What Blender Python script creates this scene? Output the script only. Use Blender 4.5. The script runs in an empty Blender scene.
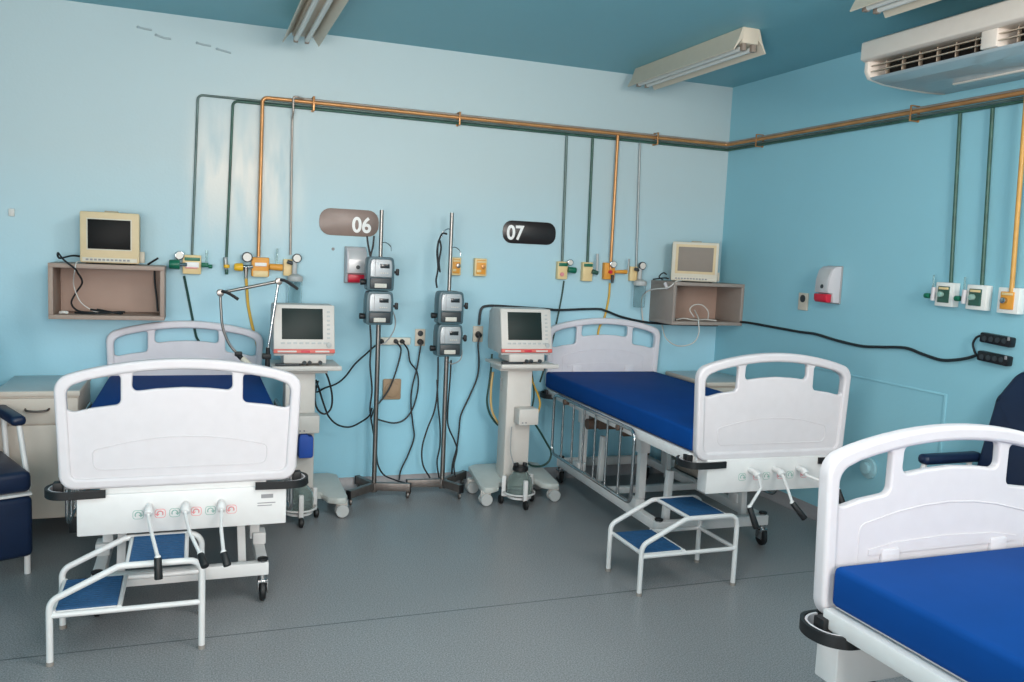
import bpy, bmesh, math, random
from mathutils import Vector, Matrix
random.seed(4)
SC = bpy.context.scene
COL = SC.collection
PI = math.pi
D = 5.516      # back wall (y)
R = 3.742      # right wall (x)
H = 2.90       # ceiling height

# ------------------------------------------------------------------ materials
def lin(h):
    h = h.lstrip('#'); o = []
    for i in (0, 2, 4):
        c = int(h[i:i+2], 16) / 255.0
        o.append(c / 12.92 if c <= 0.04045 else ((c + 0.055) / 1.055) ** 2.4)
    return (*o, 1.0)

def mat(name, col, rough=0.5, metal=0.0, var=0.0, scale=20.0, bump=0.0, spec=0.5, trans=0.0, ior=1.45, coat=0.0):
    m = bpy.data.materials.new(name); m.use_nodes = True
    nt = m.node_tree; b = nt.nodes['Principled BSDF']
    b.inputs['Roughness'].default_value = rough
    b.inputs['Metallic'].default_value = metal
    b.inputs['Specular IOR Level'].default_value = spec
    b.inputs['Transmission Weight'].default_value = trans
    b.inputs['IOR'].default_value = ior
    b.inputs['Coat Weight'].default_value = coat
    c = lin(col)
    tc = nt.nodes.new('ShaderNodeTexCoord')
    nz = nt.nodes.new('ShaderNodeTexNoise'); nz.inputs['Scale'].default_value = scale; nz.inputs['Detail'].default_value = 4
    nt.links.new(tc.outputs['Object'], nz.inputs['Vector'])
    v = max(var, 0.02)
    rp = nt.nodes.new('ShaderNodeValToRGB')
    rp.color_ramp.elements[0].position = 0.3; rp.color_ramp.elements[1].position = 0.7
    rp.color_ramp.elements[0].color = (c[0]*(1-v), c[1]*(1-v), c[2]*(1-v), 1)
    rp.color_ramp.elements[1].color = (min(1, c[0]*(1+v)), min(1, c[1]*(1+v)), min(1, c[2]*(1+v)), 1)
    nt.links.new(nz.outputs['Fac'], rp.inputs['Fac'])
    nt.links.new(rp.outputs['Color'], b.inputs['Base Color'])
    if bump:
        bp = nt.nodes.new('ShaderNodeBump'); bp.inputs['Strength'].default_value = bump; bp.inputs['Distance'].default_value = 0.01
        nt.links.new(nz.outputs['Fac'], bp.inputs['Height']); nt.links.new(bp.outputs['Normal'], b.inputs['Normal'])
    return m

def wall_mat(name, col, col2, patch=None, rough=0.46, low=None):
    """glossy enamel paint: slow tone drift, roller texture, an optional whitish repainted area"""
    m = bpy.data.materials.new(name); m.use_nodes = True
    nt = m.node_tree; N = nt.nodes; L = nt.links; b = N['Principled BSDF']
    b.inputs['Roughness'].default_value = rough; b.inputs['Specular IOR Level'].default_value = 0.3
    tc = N.new('ShaderNodeTexCoord')
    n1 = N.new('ShaderNodeTexNoise'); n1.inputs['Scale'].default_value = 0.9; n1.inputs['Detail'].default_value = 5
    L.new(tc.outputs['Object'], n1.inputs['Vector'])
    mx = N.new('ShaderNodeMix'); mx.data_type = 'RGBA'
    L.new(n1.outputs['Fac'], mx.inputs['Factor'])
    mx.inputs['A'].default_value = lin(col); mx.inputs['B'].default_value = lin(col2)
    out = mx.outputs['Result']
    if low:      # tint by height, painting in warmer light above and cooler light below
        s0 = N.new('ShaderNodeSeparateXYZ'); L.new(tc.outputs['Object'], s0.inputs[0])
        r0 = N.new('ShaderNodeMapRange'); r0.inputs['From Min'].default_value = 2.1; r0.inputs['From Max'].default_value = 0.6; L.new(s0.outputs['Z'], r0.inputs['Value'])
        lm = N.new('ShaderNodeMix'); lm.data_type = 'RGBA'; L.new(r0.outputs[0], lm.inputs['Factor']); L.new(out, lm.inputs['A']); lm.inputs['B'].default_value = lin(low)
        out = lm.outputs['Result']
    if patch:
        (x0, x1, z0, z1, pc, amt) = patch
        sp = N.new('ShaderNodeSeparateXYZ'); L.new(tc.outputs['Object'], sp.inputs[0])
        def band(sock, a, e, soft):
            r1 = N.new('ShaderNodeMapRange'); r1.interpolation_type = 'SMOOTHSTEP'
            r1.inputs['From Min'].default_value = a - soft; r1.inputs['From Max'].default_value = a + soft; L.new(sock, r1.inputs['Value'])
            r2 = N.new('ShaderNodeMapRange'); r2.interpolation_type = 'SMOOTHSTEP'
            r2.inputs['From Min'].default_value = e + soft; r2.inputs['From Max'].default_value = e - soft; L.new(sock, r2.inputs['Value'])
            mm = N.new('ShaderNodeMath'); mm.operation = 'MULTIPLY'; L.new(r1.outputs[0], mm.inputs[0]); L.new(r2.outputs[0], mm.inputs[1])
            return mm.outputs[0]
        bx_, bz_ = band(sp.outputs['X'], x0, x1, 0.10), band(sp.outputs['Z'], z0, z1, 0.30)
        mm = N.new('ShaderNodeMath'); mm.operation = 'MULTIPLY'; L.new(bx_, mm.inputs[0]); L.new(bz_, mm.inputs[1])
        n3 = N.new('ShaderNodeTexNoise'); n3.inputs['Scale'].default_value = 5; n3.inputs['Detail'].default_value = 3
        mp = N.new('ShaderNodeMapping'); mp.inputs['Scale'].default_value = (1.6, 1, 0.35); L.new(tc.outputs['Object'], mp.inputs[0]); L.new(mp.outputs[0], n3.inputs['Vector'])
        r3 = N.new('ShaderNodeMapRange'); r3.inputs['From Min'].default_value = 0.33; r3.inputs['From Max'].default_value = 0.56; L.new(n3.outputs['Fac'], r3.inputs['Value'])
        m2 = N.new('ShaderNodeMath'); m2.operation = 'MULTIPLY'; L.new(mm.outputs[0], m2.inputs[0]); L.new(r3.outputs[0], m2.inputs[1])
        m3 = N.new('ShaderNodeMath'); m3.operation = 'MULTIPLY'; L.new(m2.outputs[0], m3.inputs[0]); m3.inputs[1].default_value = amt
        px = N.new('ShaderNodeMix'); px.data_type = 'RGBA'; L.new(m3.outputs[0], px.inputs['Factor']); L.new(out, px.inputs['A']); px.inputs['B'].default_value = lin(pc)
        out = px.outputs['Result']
    L.new(out, b.inputs['Base Color'])
    n2 = N.new('ShaderNodeTexNoise'); n2.inputs['Scale'].default_value = 60; n2.inputs['Detail'].default_value = 2
    L.new(tc.outputs['Object'], n2.inputs['Vector'])
    n4 = N.new('ShaderNodeTexNoise'); n4.inputs['Scale'].default_value = 3.5; L.new(tc.outputs['Object'], n4.inputs['Vector'])
    ad = N.new('ShaderNodeMath'); ad.operation = 'MULTIPLY_ADD'; L.new(n4.outputs['Fac'], ad.inputs[0]); ad.inputs[1].default_value = 6.0; L.new(n2.outputs['Fac'], ad.inputs[2])
    bp = N.new('ShaderNodeBump'); bp.inputs['Strength'].default_value = 0.10; bp.inputs['Distance'].default_value = 0.006
    L.new(ad.outputs[0], bp.inputs['Height']); L.new(bp.outputs['Normal'], b.inputs['Normal'])
    return m

def floor_mat():
    m = bpy.data.materials.new('floor_vinyl'); m.use_nodes = True
    nt = m.node_tree; N = nt.nodes; L = nt.links; b = N['Principled BSDF']
    tc = N.new('ShaderNodeTexCoord')
    n1 = N.new('ShaderNodeTexNoise'); n1.inputs['Scale'].default_value = 170; n1.inputs['Detail'].default_value = 3
    L.new(tc.outputs['Object'], n1.inputs['Vector'])
    rp = N.new('ShaderNodeValToRGB')
    rp.color_ramp.elements[0].position = 0.32; rp.color_ramp.elements[0].color = lin('#636568')
    rp.color_ramp.elements[1].position = 0.66; rp.color_ramp.elements[1].color = lin('#9c9c9d')
    L.new(n1.outputs['Fac'], rp.inputs['Fac'])
    n2 = N.new('ShaderNodeTexNoise'); n2.inputs['Scale'].default_value = 1.3; n2.inputs['Detail'].default_value = 4
    L.new(tc.outputs['Object'], n2.inputs['Vector'])
    mr = N.new('ShaderNodeMapRange'); mr.inputs['To Min'].default_value = 0.9; mr.inputs['To Max'].default_value = 1.08; L.new(n2.outputs['Fac'], mr.inputs['Value'])
    mu = N.new('ShaderNodeMix'); mu.data_type = 'RGBA'; mu.blend_type = 'MULTIPLY'; mu.inputs['Factor'].default_value = 1
    L.new(rp.outputs['Color'], mu.inputs['A']); L.new(mr.outputs[0], mu.inputs['B'])
    # welded sheet joint
    sp = N.new('ShaderNodeSeparateXYZ'); L.new(tc.outputs['Object'], sp.inputs[0])
    def line(sock, at, w):
        s = N.new('ShaderNodeMath'); s.operation = 'SUBTRACT'; L.new(sock, s.inputs[0]); s.inputs[1].default_value = at
        a = N.new('ShaderNodeMath'); a.operation = 'ABSOLUTE'; L.new(s.outputs[0], a.inputs[0])
        c = N.new('ShaderNodeMath'); c.operation = 'LESS_THAN'; L.new(a.outputs[0], c.inputs[0]); c.inputs[1].default_value = w
        return c.outputs[0]
    l1 = line(sp.outputs['Y'], 3.49, 0.004)
    mj = N.new('ShaderNodeMix'); mj.data_type = 'RGBA'; L.new(l1, mj.inputs['Factor']); L.new(mu.outputs['Result'], mj.inputs['A']); mj.inputs['B'].default_value = lin('#4c5357')
    L.new(mj.outputs['Result'], b.inputs['Base Color'])
    b.inputs['Roughness'].default_value = 0.34; b.inputs['Specular IOR Level'].default_value = 0.42
    bp = N.new('ShaderNodeBump'); bp.inputs['Strength'].default_value = 0.03; bp.inputs['Distance'].default_value = 0.001
    L.new(n1.outputs['Fac'], bp.inputs['Height']); L.new(bp.outputs['Normal'], b.inputs['Normal'])
    return m

M = dict(
    white_plastic=mat('white_plastic', '#cbc6c9', 0.5, var=0.01),
    head_plastic=mat('grey_white_plastic', '#d9d6dc', 0.4, var=0.01),
    white_metal=mat('white_enamel', '#d8d6d5', 0.35, var=0.015),
    chrome=mat('chrome', '#b9b9ba', 0.18, 1.0),
    steel=mat('brushed_steel', '#8f8a86', 0.34, 1.0, var=0.05, scale=60),
    leg_steel=mat('dull_steel', '#7d7672', 0.45, 0.8, var=0.1, scale=30),
    mattress=mat('blue_vinyl', '#0e4184', 0.65, var=0.05, scale=6, bump=0.04, spec=0.06),
    navy=mat('navy_vinyl', '#13233f', 0.42, var=0.08, scale=10, bump=0.05),
    black=mat('black_rubber', '#17181a', 0.5),
    cable=mat('black_cable', '#1b2024', 0.5),
    dkgreen_cable=mat('dark_green_hose', '#153f38', 0.45),
    white_cable=mat('white_cable', '#cfcdc8', 0.5),
    grey_cable=mat('grey_cable', '#9a9c9e', 0.5),
    yellow_hose=mat('yellow_hose', '#d3a63f', 0.45),
    tan_hose=mat('tan_hose', '#cbaa72', 0.45),
    mat_blue=mat('blue_ribbed_rubber', '#1f4c74', 0.6, var=0.12, scale=70, bump=0.3),
    vent=mat('vent_plastic', '#cdc8c2', 0.42, var=0.015),
    vent_base=mat('vent_base_plastic', '#b9bdb9', 0.4, var=0.03),
    vent_side=mat('vent_grey_plastic', '#b4b6b5', 0.45, var=0.02),
    red=mat('red_strip', '#d3675d', 0.5, var=0.05),
    deep_red=mat('red_plastic', '#c8233a', 0.35),
    screen=mat('dark_screen', '#1f2b29', 0.45, spec=0.25),
    black_screen=mat('black_screen', '#0a0b0b', 0.5, spec=0.2),
    grey_screen=mat('grey_screen', '#8b8178', 0.5, spec=0.2),
    beige=mat('aged_beige_plastic', '#d2bd97', 0.5, var=0.03),
    beige_light=mat('pale_beige_plastic', '#cfc8b8', 0.5, var=0.02),
    beige_dark=mat('beige_side_plastic', '#a89c84', 0.5, var=0.03),
    taupe=mat('taupe_laminate', '#a08c80', 0.55, var=0.04, scale=12),
    taupe_in=mat('taupe_laminate_inner', '#a68d80', 0.6, var=0.04, scale=8),
    taupe_gray=mat('grey_taupe_laminate', '#978b83', 0.55, var=0.03),
    cabinet=mat('cream_laminate', '#cbc0b4', 0.5, var=0.02),
    cabinet_top=mat('grey_laminate_top', '#aeb8ba', 0.3, var=0.03),
    handle=mat('pewter', '#716a66', 0.35, 0.9),
    sign_brown=mat('taupe_acrylic', '#87736a', 0.35, var=0.04),
    sign_dark=mat('dark_brown_acrylic', '#231d1d', 0.3, var=0.05),
    sign_white=mat('sign_white', '#efeeec', 0.5),
    pump_case=mat('pump_teal_grey', '#48626b', 0.4, var=0.04),
    pump_face=mat('pump_silver', '#a9adb0', 0.38, 0.35, var=0.03),
    pump_dark=mat('pump_dark', '#33393d', 0.4),
    pump_label=mat('pump_label', '#c9c6bd', 0.5),
    lcd=mat('lcd', '#23292d', 0.2),
    green_pipe=mat('green_pipe', '#365a4e', 0.4, var=0.3, scale=14),
    grey_green_pipe=mat('tarnished_green_pipe', '#5d6f6b', 0.4, 0.3, var=0.25, scale=10),
    copper=mat('copper_pipe', '#c08a58', 0.36, 0.45, var=0.15, scale=10),
    yellow_pipe=mat('ochre_pipe', '#cf9a4e', 0.4, var=0.1),
    grey_pipe=mat('grey_pipe', '#9aa0a0', 0.4, 0.4, var=0.1),
    brown_pipe=mat('brown_copper_pipe', '#9d7358', 0.4, 0.4, var=0.15, scale=10),
    outlet_cream=mat('outlet_cream', '#e2c894', 0.45, var=0.03),
    outlet_orange=mat('outlet_orange', '#e09a3c', 0.45, var=0.05),
    outlet_yellow=mat('outlet_yellow', '#e8b428', 0.4, var=0.04),
    outlet_green=mat('outlet_green', '#176b52', 0.4, var=0.1),
    white_box=mat('white_outlet_box', '#e6e6e2', 0.4),
    gauge=mat('gauge_face', '#d9d4cc', 0.3),
    clear=mat('clear_plastic', '#f2f6f6', 0.06, trans=1.0, ior=1.04, spec=0.3),
    painted_grey=mat('mark_grey', '#98a9ae', 0.45),
    painted=mat('painted_fitting', '#9cc3cc', 0.35),
    foot_grey=mat('foot_cap_grey', '#8f8882', 0.6),
    grey_brown=mat('grey_brown_pipe', '#a3988f', 0.4, 0.35, var=0.1),
    sil=mat('silver_label', '#c6c5c6', 0.35, 0.25, var=0.03),
    glass=mat('clear_glass', '#d6e2df', 0.06, trans=0.88, ior=1.15, spec=0.5),
    fixture=mat('fixture_cream', '#cfc4b2', 0.4, var=0.02),
    reflector=mat('fixture_reflector', '#c8bfae', 0.45, var=0.02),
    tube=mat('unlit_tube', '#d6d8d4', 0.25),
    socket_dark=mat('lamp_socket', '#8c7f74', 0.5),
    ac_white=mat('ac_white', '#dcd3c9', 0.4, var=0.015),
    ac_panel=mat('ac_panel', '#b9c4c8', 0.16, var=0.02),
    ac_dark=mat('ac_dark', '#191614', 0.6),
    ac_blade=mat('ac_blade', '#b9aa98', 0.5),
    dark_strip=mat('power_strip_black', '#141519', 0.4),
    strip_white=mat('power_strip_white', '#dcd8cc', 0.45),
    plate=mat('wall_plate', '#cfc4b4', 0.5),
    plate_beige=mat('wall_plate_beige', '#a78d72', 0.55, var=0.06),
    blue_box=mat('blue_fabric', '#2450a8', 0.6, var=0.05),
    sticker_green=mat('label_green', '#8fb0a6', 0.5),
    sticker_red=mat('label_red', '#dc8d90', 0.5),
    label_grey=mat('label_grey', '#8d8b8d', 0.6),
    motor=mat('mechanism_brown', '#5c4a40', 0.6),
)

# ------------------------------------------------------------------ mesh helpers
def V(*a): return Vector(a)

def fillet(pts, r, n=5, closed=False):
    """round the corners of a polyline; r is one radius or one per point"""
    pts = [Vector(p) for p in pts]; out = []; N = len(pts)
    rr = r if isinstance(r, (list, tuple)) else [r] * N
    for i, p in enumerate(pts):
        if (not closed and i in (0, N - 1)) or rr[i] <= 0:
            out.append(p.copy()); continue
        a = pts[(i - 1) % N] - p; b = pts[(i + 1) % N] - p
        la, lb = a.length, b.length
        if la < 1e-9 or lb < 1e-9: continue
        a /= la; b /= lb
        ang = a.angle(b)
        if ang > PI - 0.02: out.append(p.copy()); continue
        t = min(rr[i] / math.tan(ang / 2), la * 0.49, lb * 0.49)
        rad = t * math.tan(ang / 2)
        c = p + (a + b).normalized() * (rad / math.sin(ang / 2))
        s, e = p + a * t - c, p + b * t - c
        for k in range(n + 1):
            om = PI - ang; u = k / n
            out.append(c + (s * math.sin((1 - u) * om) + e * math.sin(u * om)) / math.sin(om))
    return out

def smooth(pts, n=6):
    pts = [Vector(p) for p in pts]
    if len(pts) < 3: return pts
    P = [pts[0] * 2 - pts[1]] + pts + [pts[-1] * 2 - pts[-2]]
    out = []
    for i in range(1, len(P) - 2):
        p0, p1, p2, p3 = P[i-1], P[i], P[i+1], P[i+2]
        for k in range(n):
            t = k / n
            out.append(0.5 * ((2*p1) + (p2-p0)*t + (2*p0-5*p1+4*p2-p3)*t*t + (3*p1-p0-3*p2+p3)*t**3))
    out.append(pts[-1]); return out

class MB:
    def __init__(s): s.bm = bmesh.new()
    def _add(s, b2, mtx=None):
        if mtx is not None: bmesh.ops.transform(b2, matrix=mtx, verts=b2.verts)
        me = bpy.data.meshes.new('tmp'); b2.to_mesh(me); b2.free(); s.bm.from_mesh(me); bpy.data.meshes.remove(me); return s
    def box(s, c, d, bev=0.0, rot=None, seg=2):
        b = bmesh.new(); bmesh.ops.create_cube(b, size=1.0)
        bmesh.ops.scale(b, vec=Vector(d), verts=b.verts)
        if bev > 0: bmesh.ops.bevel(b, geom=list(b.edges), offset=min(bev, min(d) * 0.49), segments=seg, affect='EDGES', profile=0.5)
        m = Matrix.Translation(Vector(c))
        if rot is not None: m = m @ rot.to_4x4()
        return s._add(b, m)
    def box2(s, lo, hi, bev=0.0, seg=2):
        return s.box([(a + b) / 2 for a, b in zip(lo, hi)], [abs(b - a) for a, b in zip(lo, hi)], bev, None, seg)
    def cyl(s, p0, p1, r0, r1=None, n=20, bev=0.0):
        p0, p1 = Vector(p0), Vector(p1); r1 = r0 if r1 is None else r1
        b = bmesh.new(); L = (p1 - p0).length
        bmesh.ops.create_cone(b, cap_ends=True, cap_tris=False, segments=n, radius1=r0, radius2=r1, depth=L)
        if bev > 0:
            es = [e for e in b.edges if len(e.link_faces) == 2 and any(len(f.verts) > 4 for f in e.link_faces)]
            bmesh.ops.bevel(b, geom=es, offset=bev, segments=2, affect='EDGES', profile=0.5)
        q = (p1 - p0).to_track_quat('Z', 'Y')
        return s._add(b, Matrix.Translation((p0 + p1) / 2) @ q.to_matrix().to_4x4())
    def ball(s, c, r, sc=(1, 1, 1), n=16):
        b = bmesh.new(); bmesh.ops.create_uvsphere(b, u_segments=n, v_segments=n // 2, radius=r)
        bmesh.ops.scale(b, vec=Vector(sc), verts=b.verts)
        return s._add(b, Matrix.Translation(Vector(c)))
    def lathe(s, c, prof, n=24, axis='Z'):
        b = bmesh.new(); rings = []
        for (r, z) in prof:
            rings.append([b.verts.new((r * math.cos(2*PI*k/n), r * math.sin(2*PI*k/n), z)) for k in range(n)] if r > 1e-6 else [b.verts.new((0, 0, z))])
        for a, c2 in zip(rings, rings[1:]):
            for k in range(n):
                k2 = (k + 1) % n
                if len(a) == 1 and len(c2) == 1: continue
                if len(a) == 1: b.faces.new((a[0], c2[k], c2[k2]))
                elif len(c2) == 1: b.faces.new((a[k], a[k2], c2[0]))
                else: b.faces.new((a[k], a[k2], c2[k2], c2[k]))
        bmesh.ops.recalc_face_normals(b, faces=b.faces)
        m = Matrix.Translation(Vector(c))
        if axis == 'Y': m = m @ Matrix.Rotation(PI/2, 4, 'X')
        if axis == 'X': m = m @ Matrix.Rotation(PI/2, 4, 'Y')
        return s._add(b, m)
    def tube(s, pts, r, n=10, closed=False, cap=True):
        pts = [Vector(p) for p in pts]
        q = [pts[0]]
        for p in pts[1:]:
            if (p - q[-1]).length > 1e-5: q.append(p)
        if closed and (q[0] - q[-1]).length < 1e-5: q.pop()
        pts = q; N = len(pts); b = bmesh.new(); rings = []; nrm = None
        for i, p in enumerate(pts):
            if closed: t = pts[(i + 1) % N] - pts[i - 1]
            elif i == 0: t = pts[1] - p
            elif i == N - 1: t = p - pts[i - 1]
            else: t = (pts[i + 1] - p).normalized() + (p - pts[i - 1]).normalized()
            t.normalize()
            if nrm is None:
                nrm = t.orthogonal().normalized()
            else:
                nrm = (nrm - t * nrm.dot(t)); nrm = nrm.normalized() if nrm.length > 1e-6 else t.orthogonal().normalized()
            bi = t.cross(nrm)
            rings.append([b.verts.new(p + (nrm * math.cos(2*PI*k/n) + bi * math.sin(2*PI*k/n)) * r) for k in range(n)])
        pairs = list(zip(rings, rings[1:])) + ([(rings[-1], rings[0])] if closed else [])
        for a, c in pairs:
            for k in range(n):
                b.faces.new((a[k], a[(k+1) % n], c[(k+1) % n], c[k]))
        if cap and not closed:
            b.faces.new(rings[0]); b.faces.new(rings[-1])
        bmesh.ops.recalc_face_normals(b, faces=b.faces)
        return s._add(b)
    def band(s, pts, h, t, up=(0, 0, 1), closed=False):
        """flat strip swept along a path: height h along 'up', thickness t sideways"""
        pts = [Vector(p) for p in pts]; up = Vector(up); b = bmesh.new(); rings = []; N = len(pts)
        for i, p in enumerate(pts):
            d = (pts[min(i+1, N-1)] - pts[max(i-1, 0)]).normalized(); sd = d.cross(up).normalized()
            rings.append([b.verts.new(p + sd*a + up*c) for a, c in ((-t/2, -h/2), (t/2, -h/2), (t/2, h/2), (-t/2, h/2))])
        for a, c in zip(rings, rings[1:]):
            for k in range(4): b.faces.new((a[k], a[(k+1) % 4], c[(k+1) % 4], c[k]))
        b.faces.new(rings[0]); b.faces.new(rings[-1])
        bmesh.ops.recalc_face_normals(b, faces=b.faces)
        return s._add(b)
    def prism(s, poly, a0, a1, axis='Y', bev=0.0, seg=2):
        """polygon in the plane normal to axis, extruded from a0 to a1 (X: poly=(y,z); Y: poly=(x,z); Z: poly=(x,y))"""
        def P(u, v, a): return {'X': (a, u, v), 'Y': (u, a, v), 'Z': (u, v, a)}[axis]
        b = bmesh.new()
        A = [b.verts.new(P(u, v, a0)) for u, v in poly]; B = [b.verts.new(P(u, v, a1)) for u, v in poly]
        b.faces.new(A); b.faces.new(list(reversed(B)))
        n = len(poly)
        for k in range(n): b.faces.new((A[k], B[k], B[(k+1) % n], A[(k+1) % n]))
        bmesh.ops.recalc_face_normals(b, faces=b.faces)
        if bev > 0: bmesh.ops.bevel(b, geom=list(b.edges), offset=bev, segments=seg, affect='EDGES', profile=0.5)
        return s._add(b)
    def add_mesh(s, me, mtx=None):
        b = bmesh.new(); b.from_mesh(me); return s._add(b, mtx)
    def warp(s, f):
        for v in s.bm.verts: v.co = Vector(f(v.co))
        return s
    def build(s, name, m, parent=None, world=False, ang=0.7):
        me = bpy.data.meshes.new(name)
        if world and parent is not None:
            bmesh.ops.translate(s.bm, vec=-WLOC[parent.name], verts=s.bm.verts)
        s.bm.to_mesh(me); s.bm.free()
        me.polygons.foreach_set('use_smooth', [True] * len(me.polygons))
        me.set_sharp_from_angle(angle=ang)
        me.materials.append(m)
        o = bpy.data.objects.new(name, me); COL.objects.link(o)
        if parent is not None: o.parent = parent
        WLOC[o.name] = WLOC[parent.name] if (parent is not None and parent.name in WLOC) else Vector((0, 0, 0))
        return o

WLOC = {}
def tag(o, label=None, cat=None, group=None, kind=None):
    if label: o['label'] = label
    if cat: o['category'] = cat
    if group: o['group'] = group
    if kind: o['kind'] = kind
    return o

def thing(name, label, cat, loc=(0, 0, 0), rz=0.0, group=None):
    o = bpy.data.objects.new(name, None); COL.objects.link(o)
    o.empty_display_size = 0.1; o.location = loc; o.rotation_euler = (0, 0, rz)
    WLOC[o.name] = Vector(loc)
    return tag(o, label, cat, group)

def solo(mb, name, m, label, cat, group=None, at=None):
    """a thing that is one mesh; at = its base point (world geometry is shifted to it)"""
    if at is not None: bmesh.ops.translate(mb.bm, vec=-Vector(at), verts=mb.bm.verts)
    o = mb.build(name, m)
    if at is not None: o.location = at
    return tag(o, label, cat, group)

def dup(root, loc=None, rz=None, label=None, group=None):
    def cp(o, par):
        c = o.copy(); COL.objects.link(c); c.parent = par
        for ch in o.children: cp(ch, c)
        return c
    r = cp(root, None)
    if loc is not None: r.location = loc
    if rz is not None: r.rotation_euler = (0, 0, rz)
    if label: r['label'] = label
    if group: r['group'] = group
    WLOC[r.name] = Vector(r.location)
    return r

def kids(o, stem): return [c for c in o.children if c.name.split('.')[0] == stem]

def flat_shape(loops, half, bev, res=2):
    """filled 2D loops (outer + holes, in x,z) given a rounded thickness 2*half along y -> mesh"""
    cu = bpy.data.curves.new('shape', 'CURVE'); cu.dimensions = '2D'; cu.fill_mode = 'BOTH'
    cu.extrude = max(half - bev, 0.0001); cu.bevel_depth = bev; cu.bevel_resolution = res
    for lp in loops:
        sp = cu.splines.new('POLY'); sp.points.add(len(lp) - 1); sp.use_cyclic_u = True
        for p, q in zip(sp.points, lp): p.co = (q[0], q[1], 0, 1)
    ob = bpy.data.objects.new('shape', cu); COL.objects.link(ob)
    dg = bpy.context.evaluated_depsgraph_get(); dg.update()
    me = bpy.data.meshes.new_from_object(ob.evaluated_get(dg))
    bpy.data.objects.remove(ob); bpy.data.curves.remove(cu)
    me.transform(Matrix(((1, 0, 0, 0), (0, 0, -1, 0), (0, 1, 0, 0), (0, 0, 0, 1))))
    return me

def text_mesh(s, size, ext=0.001, sx=1.0, align='CENTER', bold=0.0):
    cu = bpy.data.curves.new('txt', 'FONT'); cu.body = s; cu.size = size; cu.extrude = ext
    cu.align_x = align; cu.align_y = 'CENTER'; cu.offset = bold
    ob = bpy.data.objects.new('txt', cu); COL.objects.link(ob)
    dg = bpy.context.evaluated_depsgraph_get(); dg.update()
    me = bpy.data.meshes.new_from_object(ob.evaluated_get(dg))
    bpy.data.objects.remove(ob); bpy.data.curves.remove(cu)
    me.transform(Matrix(((sx, 0, 0, 0), (0, 0, -1, 0), (0, 1, 0, 0), (0, 0, 0, 1))))
    return me

# ------------------------------------------------------------------ room
XL, YF = -2.6, -3.2
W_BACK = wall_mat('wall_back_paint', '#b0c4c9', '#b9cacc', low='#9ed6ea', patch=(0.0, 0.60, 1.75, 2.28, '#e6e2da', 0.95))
W_RIGHT = wall_mat('wall_right_paint', '#8ac2d2', '#95c8d5')
W_CEIL = wall_mat('ceiling_paint', '#76b0bd', '#80b6c2', rough=0.5)
def struct(mb, name, m): return tag(mb.build(name, m), kind='structure')
struct(MB().box2((XL - .1, YF - .1, -0.1), (R + .1, D + .1, 0)), 'floor', floor_mat())
struct(MB().box2((XL - .1, YF - .1, H), (R + .1, D + .1, H + .1)), 'ceiling', W_CEIL)
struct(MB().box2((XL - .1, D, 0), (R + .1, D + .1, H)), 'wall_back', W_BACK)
struct(MB().box2((R, YF, 0), (R + .1, D, H)), 'wall_right', W_RIGHT)
struct(MB().box2((XL - .1, YF, 0), (XL, D, H)), 'wall_left', W_RIGHT)
struct(MB().box2((XL - .1, YF - .1, 0), (R + .1, YF, H)), 'wall_front', W_RIGHT)
cove = mat('cove_vinyl', '#99979a', 0.4, var=0.05, scale=60)
struct(MB().prism([(D, 0), (D, .075), (D - .006, .075), (D - .012, .03), (D - .04, .002), (D - .04, 0)], XL, R, 'X'), 'baseboard_back', cove)
struct(MB().prism([(R, 0), (R, .075), (R - .006, .075), (R - .012, .03), (R - .04, .002), (R - .04, 0)], YF, D, 'Y'), 'baseboard_right', cove)

# ------------------------------------------------------------------ hospital beds
BW = 0.475
def ztop(x): return 0.527 - 0.075 * (x / BW) ** 2
def outline(d=0.0):
    w = BW - d
    top = [(x, ztop(x) - d) for x in [w * 0.82 * k / 6 for k in range(6, -7, -1)]]
    P = [(-(w - .018), d), (w - .018, d), (w + .001, ztop(BW) - d)] + top + [(-(w + .001), ztop(BW) - d)]
    r = [.055 - d * .5, .055 - d * .5, .10 - d * .5] + [0] * len(top) + [.10 - d * .5]
    return [(p.x, p.z) for p in fillet([(a, 0, b) for a, b in P], r, 7, closed=True)]
def hole(P, r): return [(p.x, p.z) for p in fillet([(a, 0, b) for a, b in P], r, 5, closed=True)]
def holes():
    ti = lambda x: ztop(x) - 0.036
    side = lambda s: hole([(s*.229, .335), (s*.229, ti(.229)), (s*.34, ti(.34)), (s*.444, ti(.444) + .004), (s*.448, .298), (s*.34, .322)], [.03, .022, 0, .075, .04, 0])
    mid = hole([(-.202, .385), (-.198, ti(.198)), (-.1, ti(.1)), (0, ti(0)), (.1, ti(.1)), (.198, ti(.198)), (.202, .385), (.1, .397), (0, .402), (-.1, .397)],
               [.028, .024, 0, 0, 0, .024, .028, 0, 0, 0])
    return [side(-1), side(1), mid]
def board_mb():
    mb = MB()
    mb.add_mesh(flat_shape([outline(0.006)] + holes(), 0.013, 0.007))
    mb.add_mesh(flat_shape([outline(0.010), outline(0.030)], 0.024, 0.012, 3))
    return mb
def recess(mb, y, h):
    """the arched moulded outline pressed into the face"""
    pts = fillet([(-.335, y, .075), (.335, y, .075), (.34, y, h - .047)] + [(x, y, h - .05 * (x / .34) ** 2) for x in (.30, .2, .1, 0, -.1, -.2, -.30)] + [(-.34, y, h - .047)], 
                 [.03, .03, .03, 0, 0, 0, 0, 0, 0, 0, .03], 4, closed=True)
    mb.tube(pts, .0025, 6, closed=True)

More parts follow.
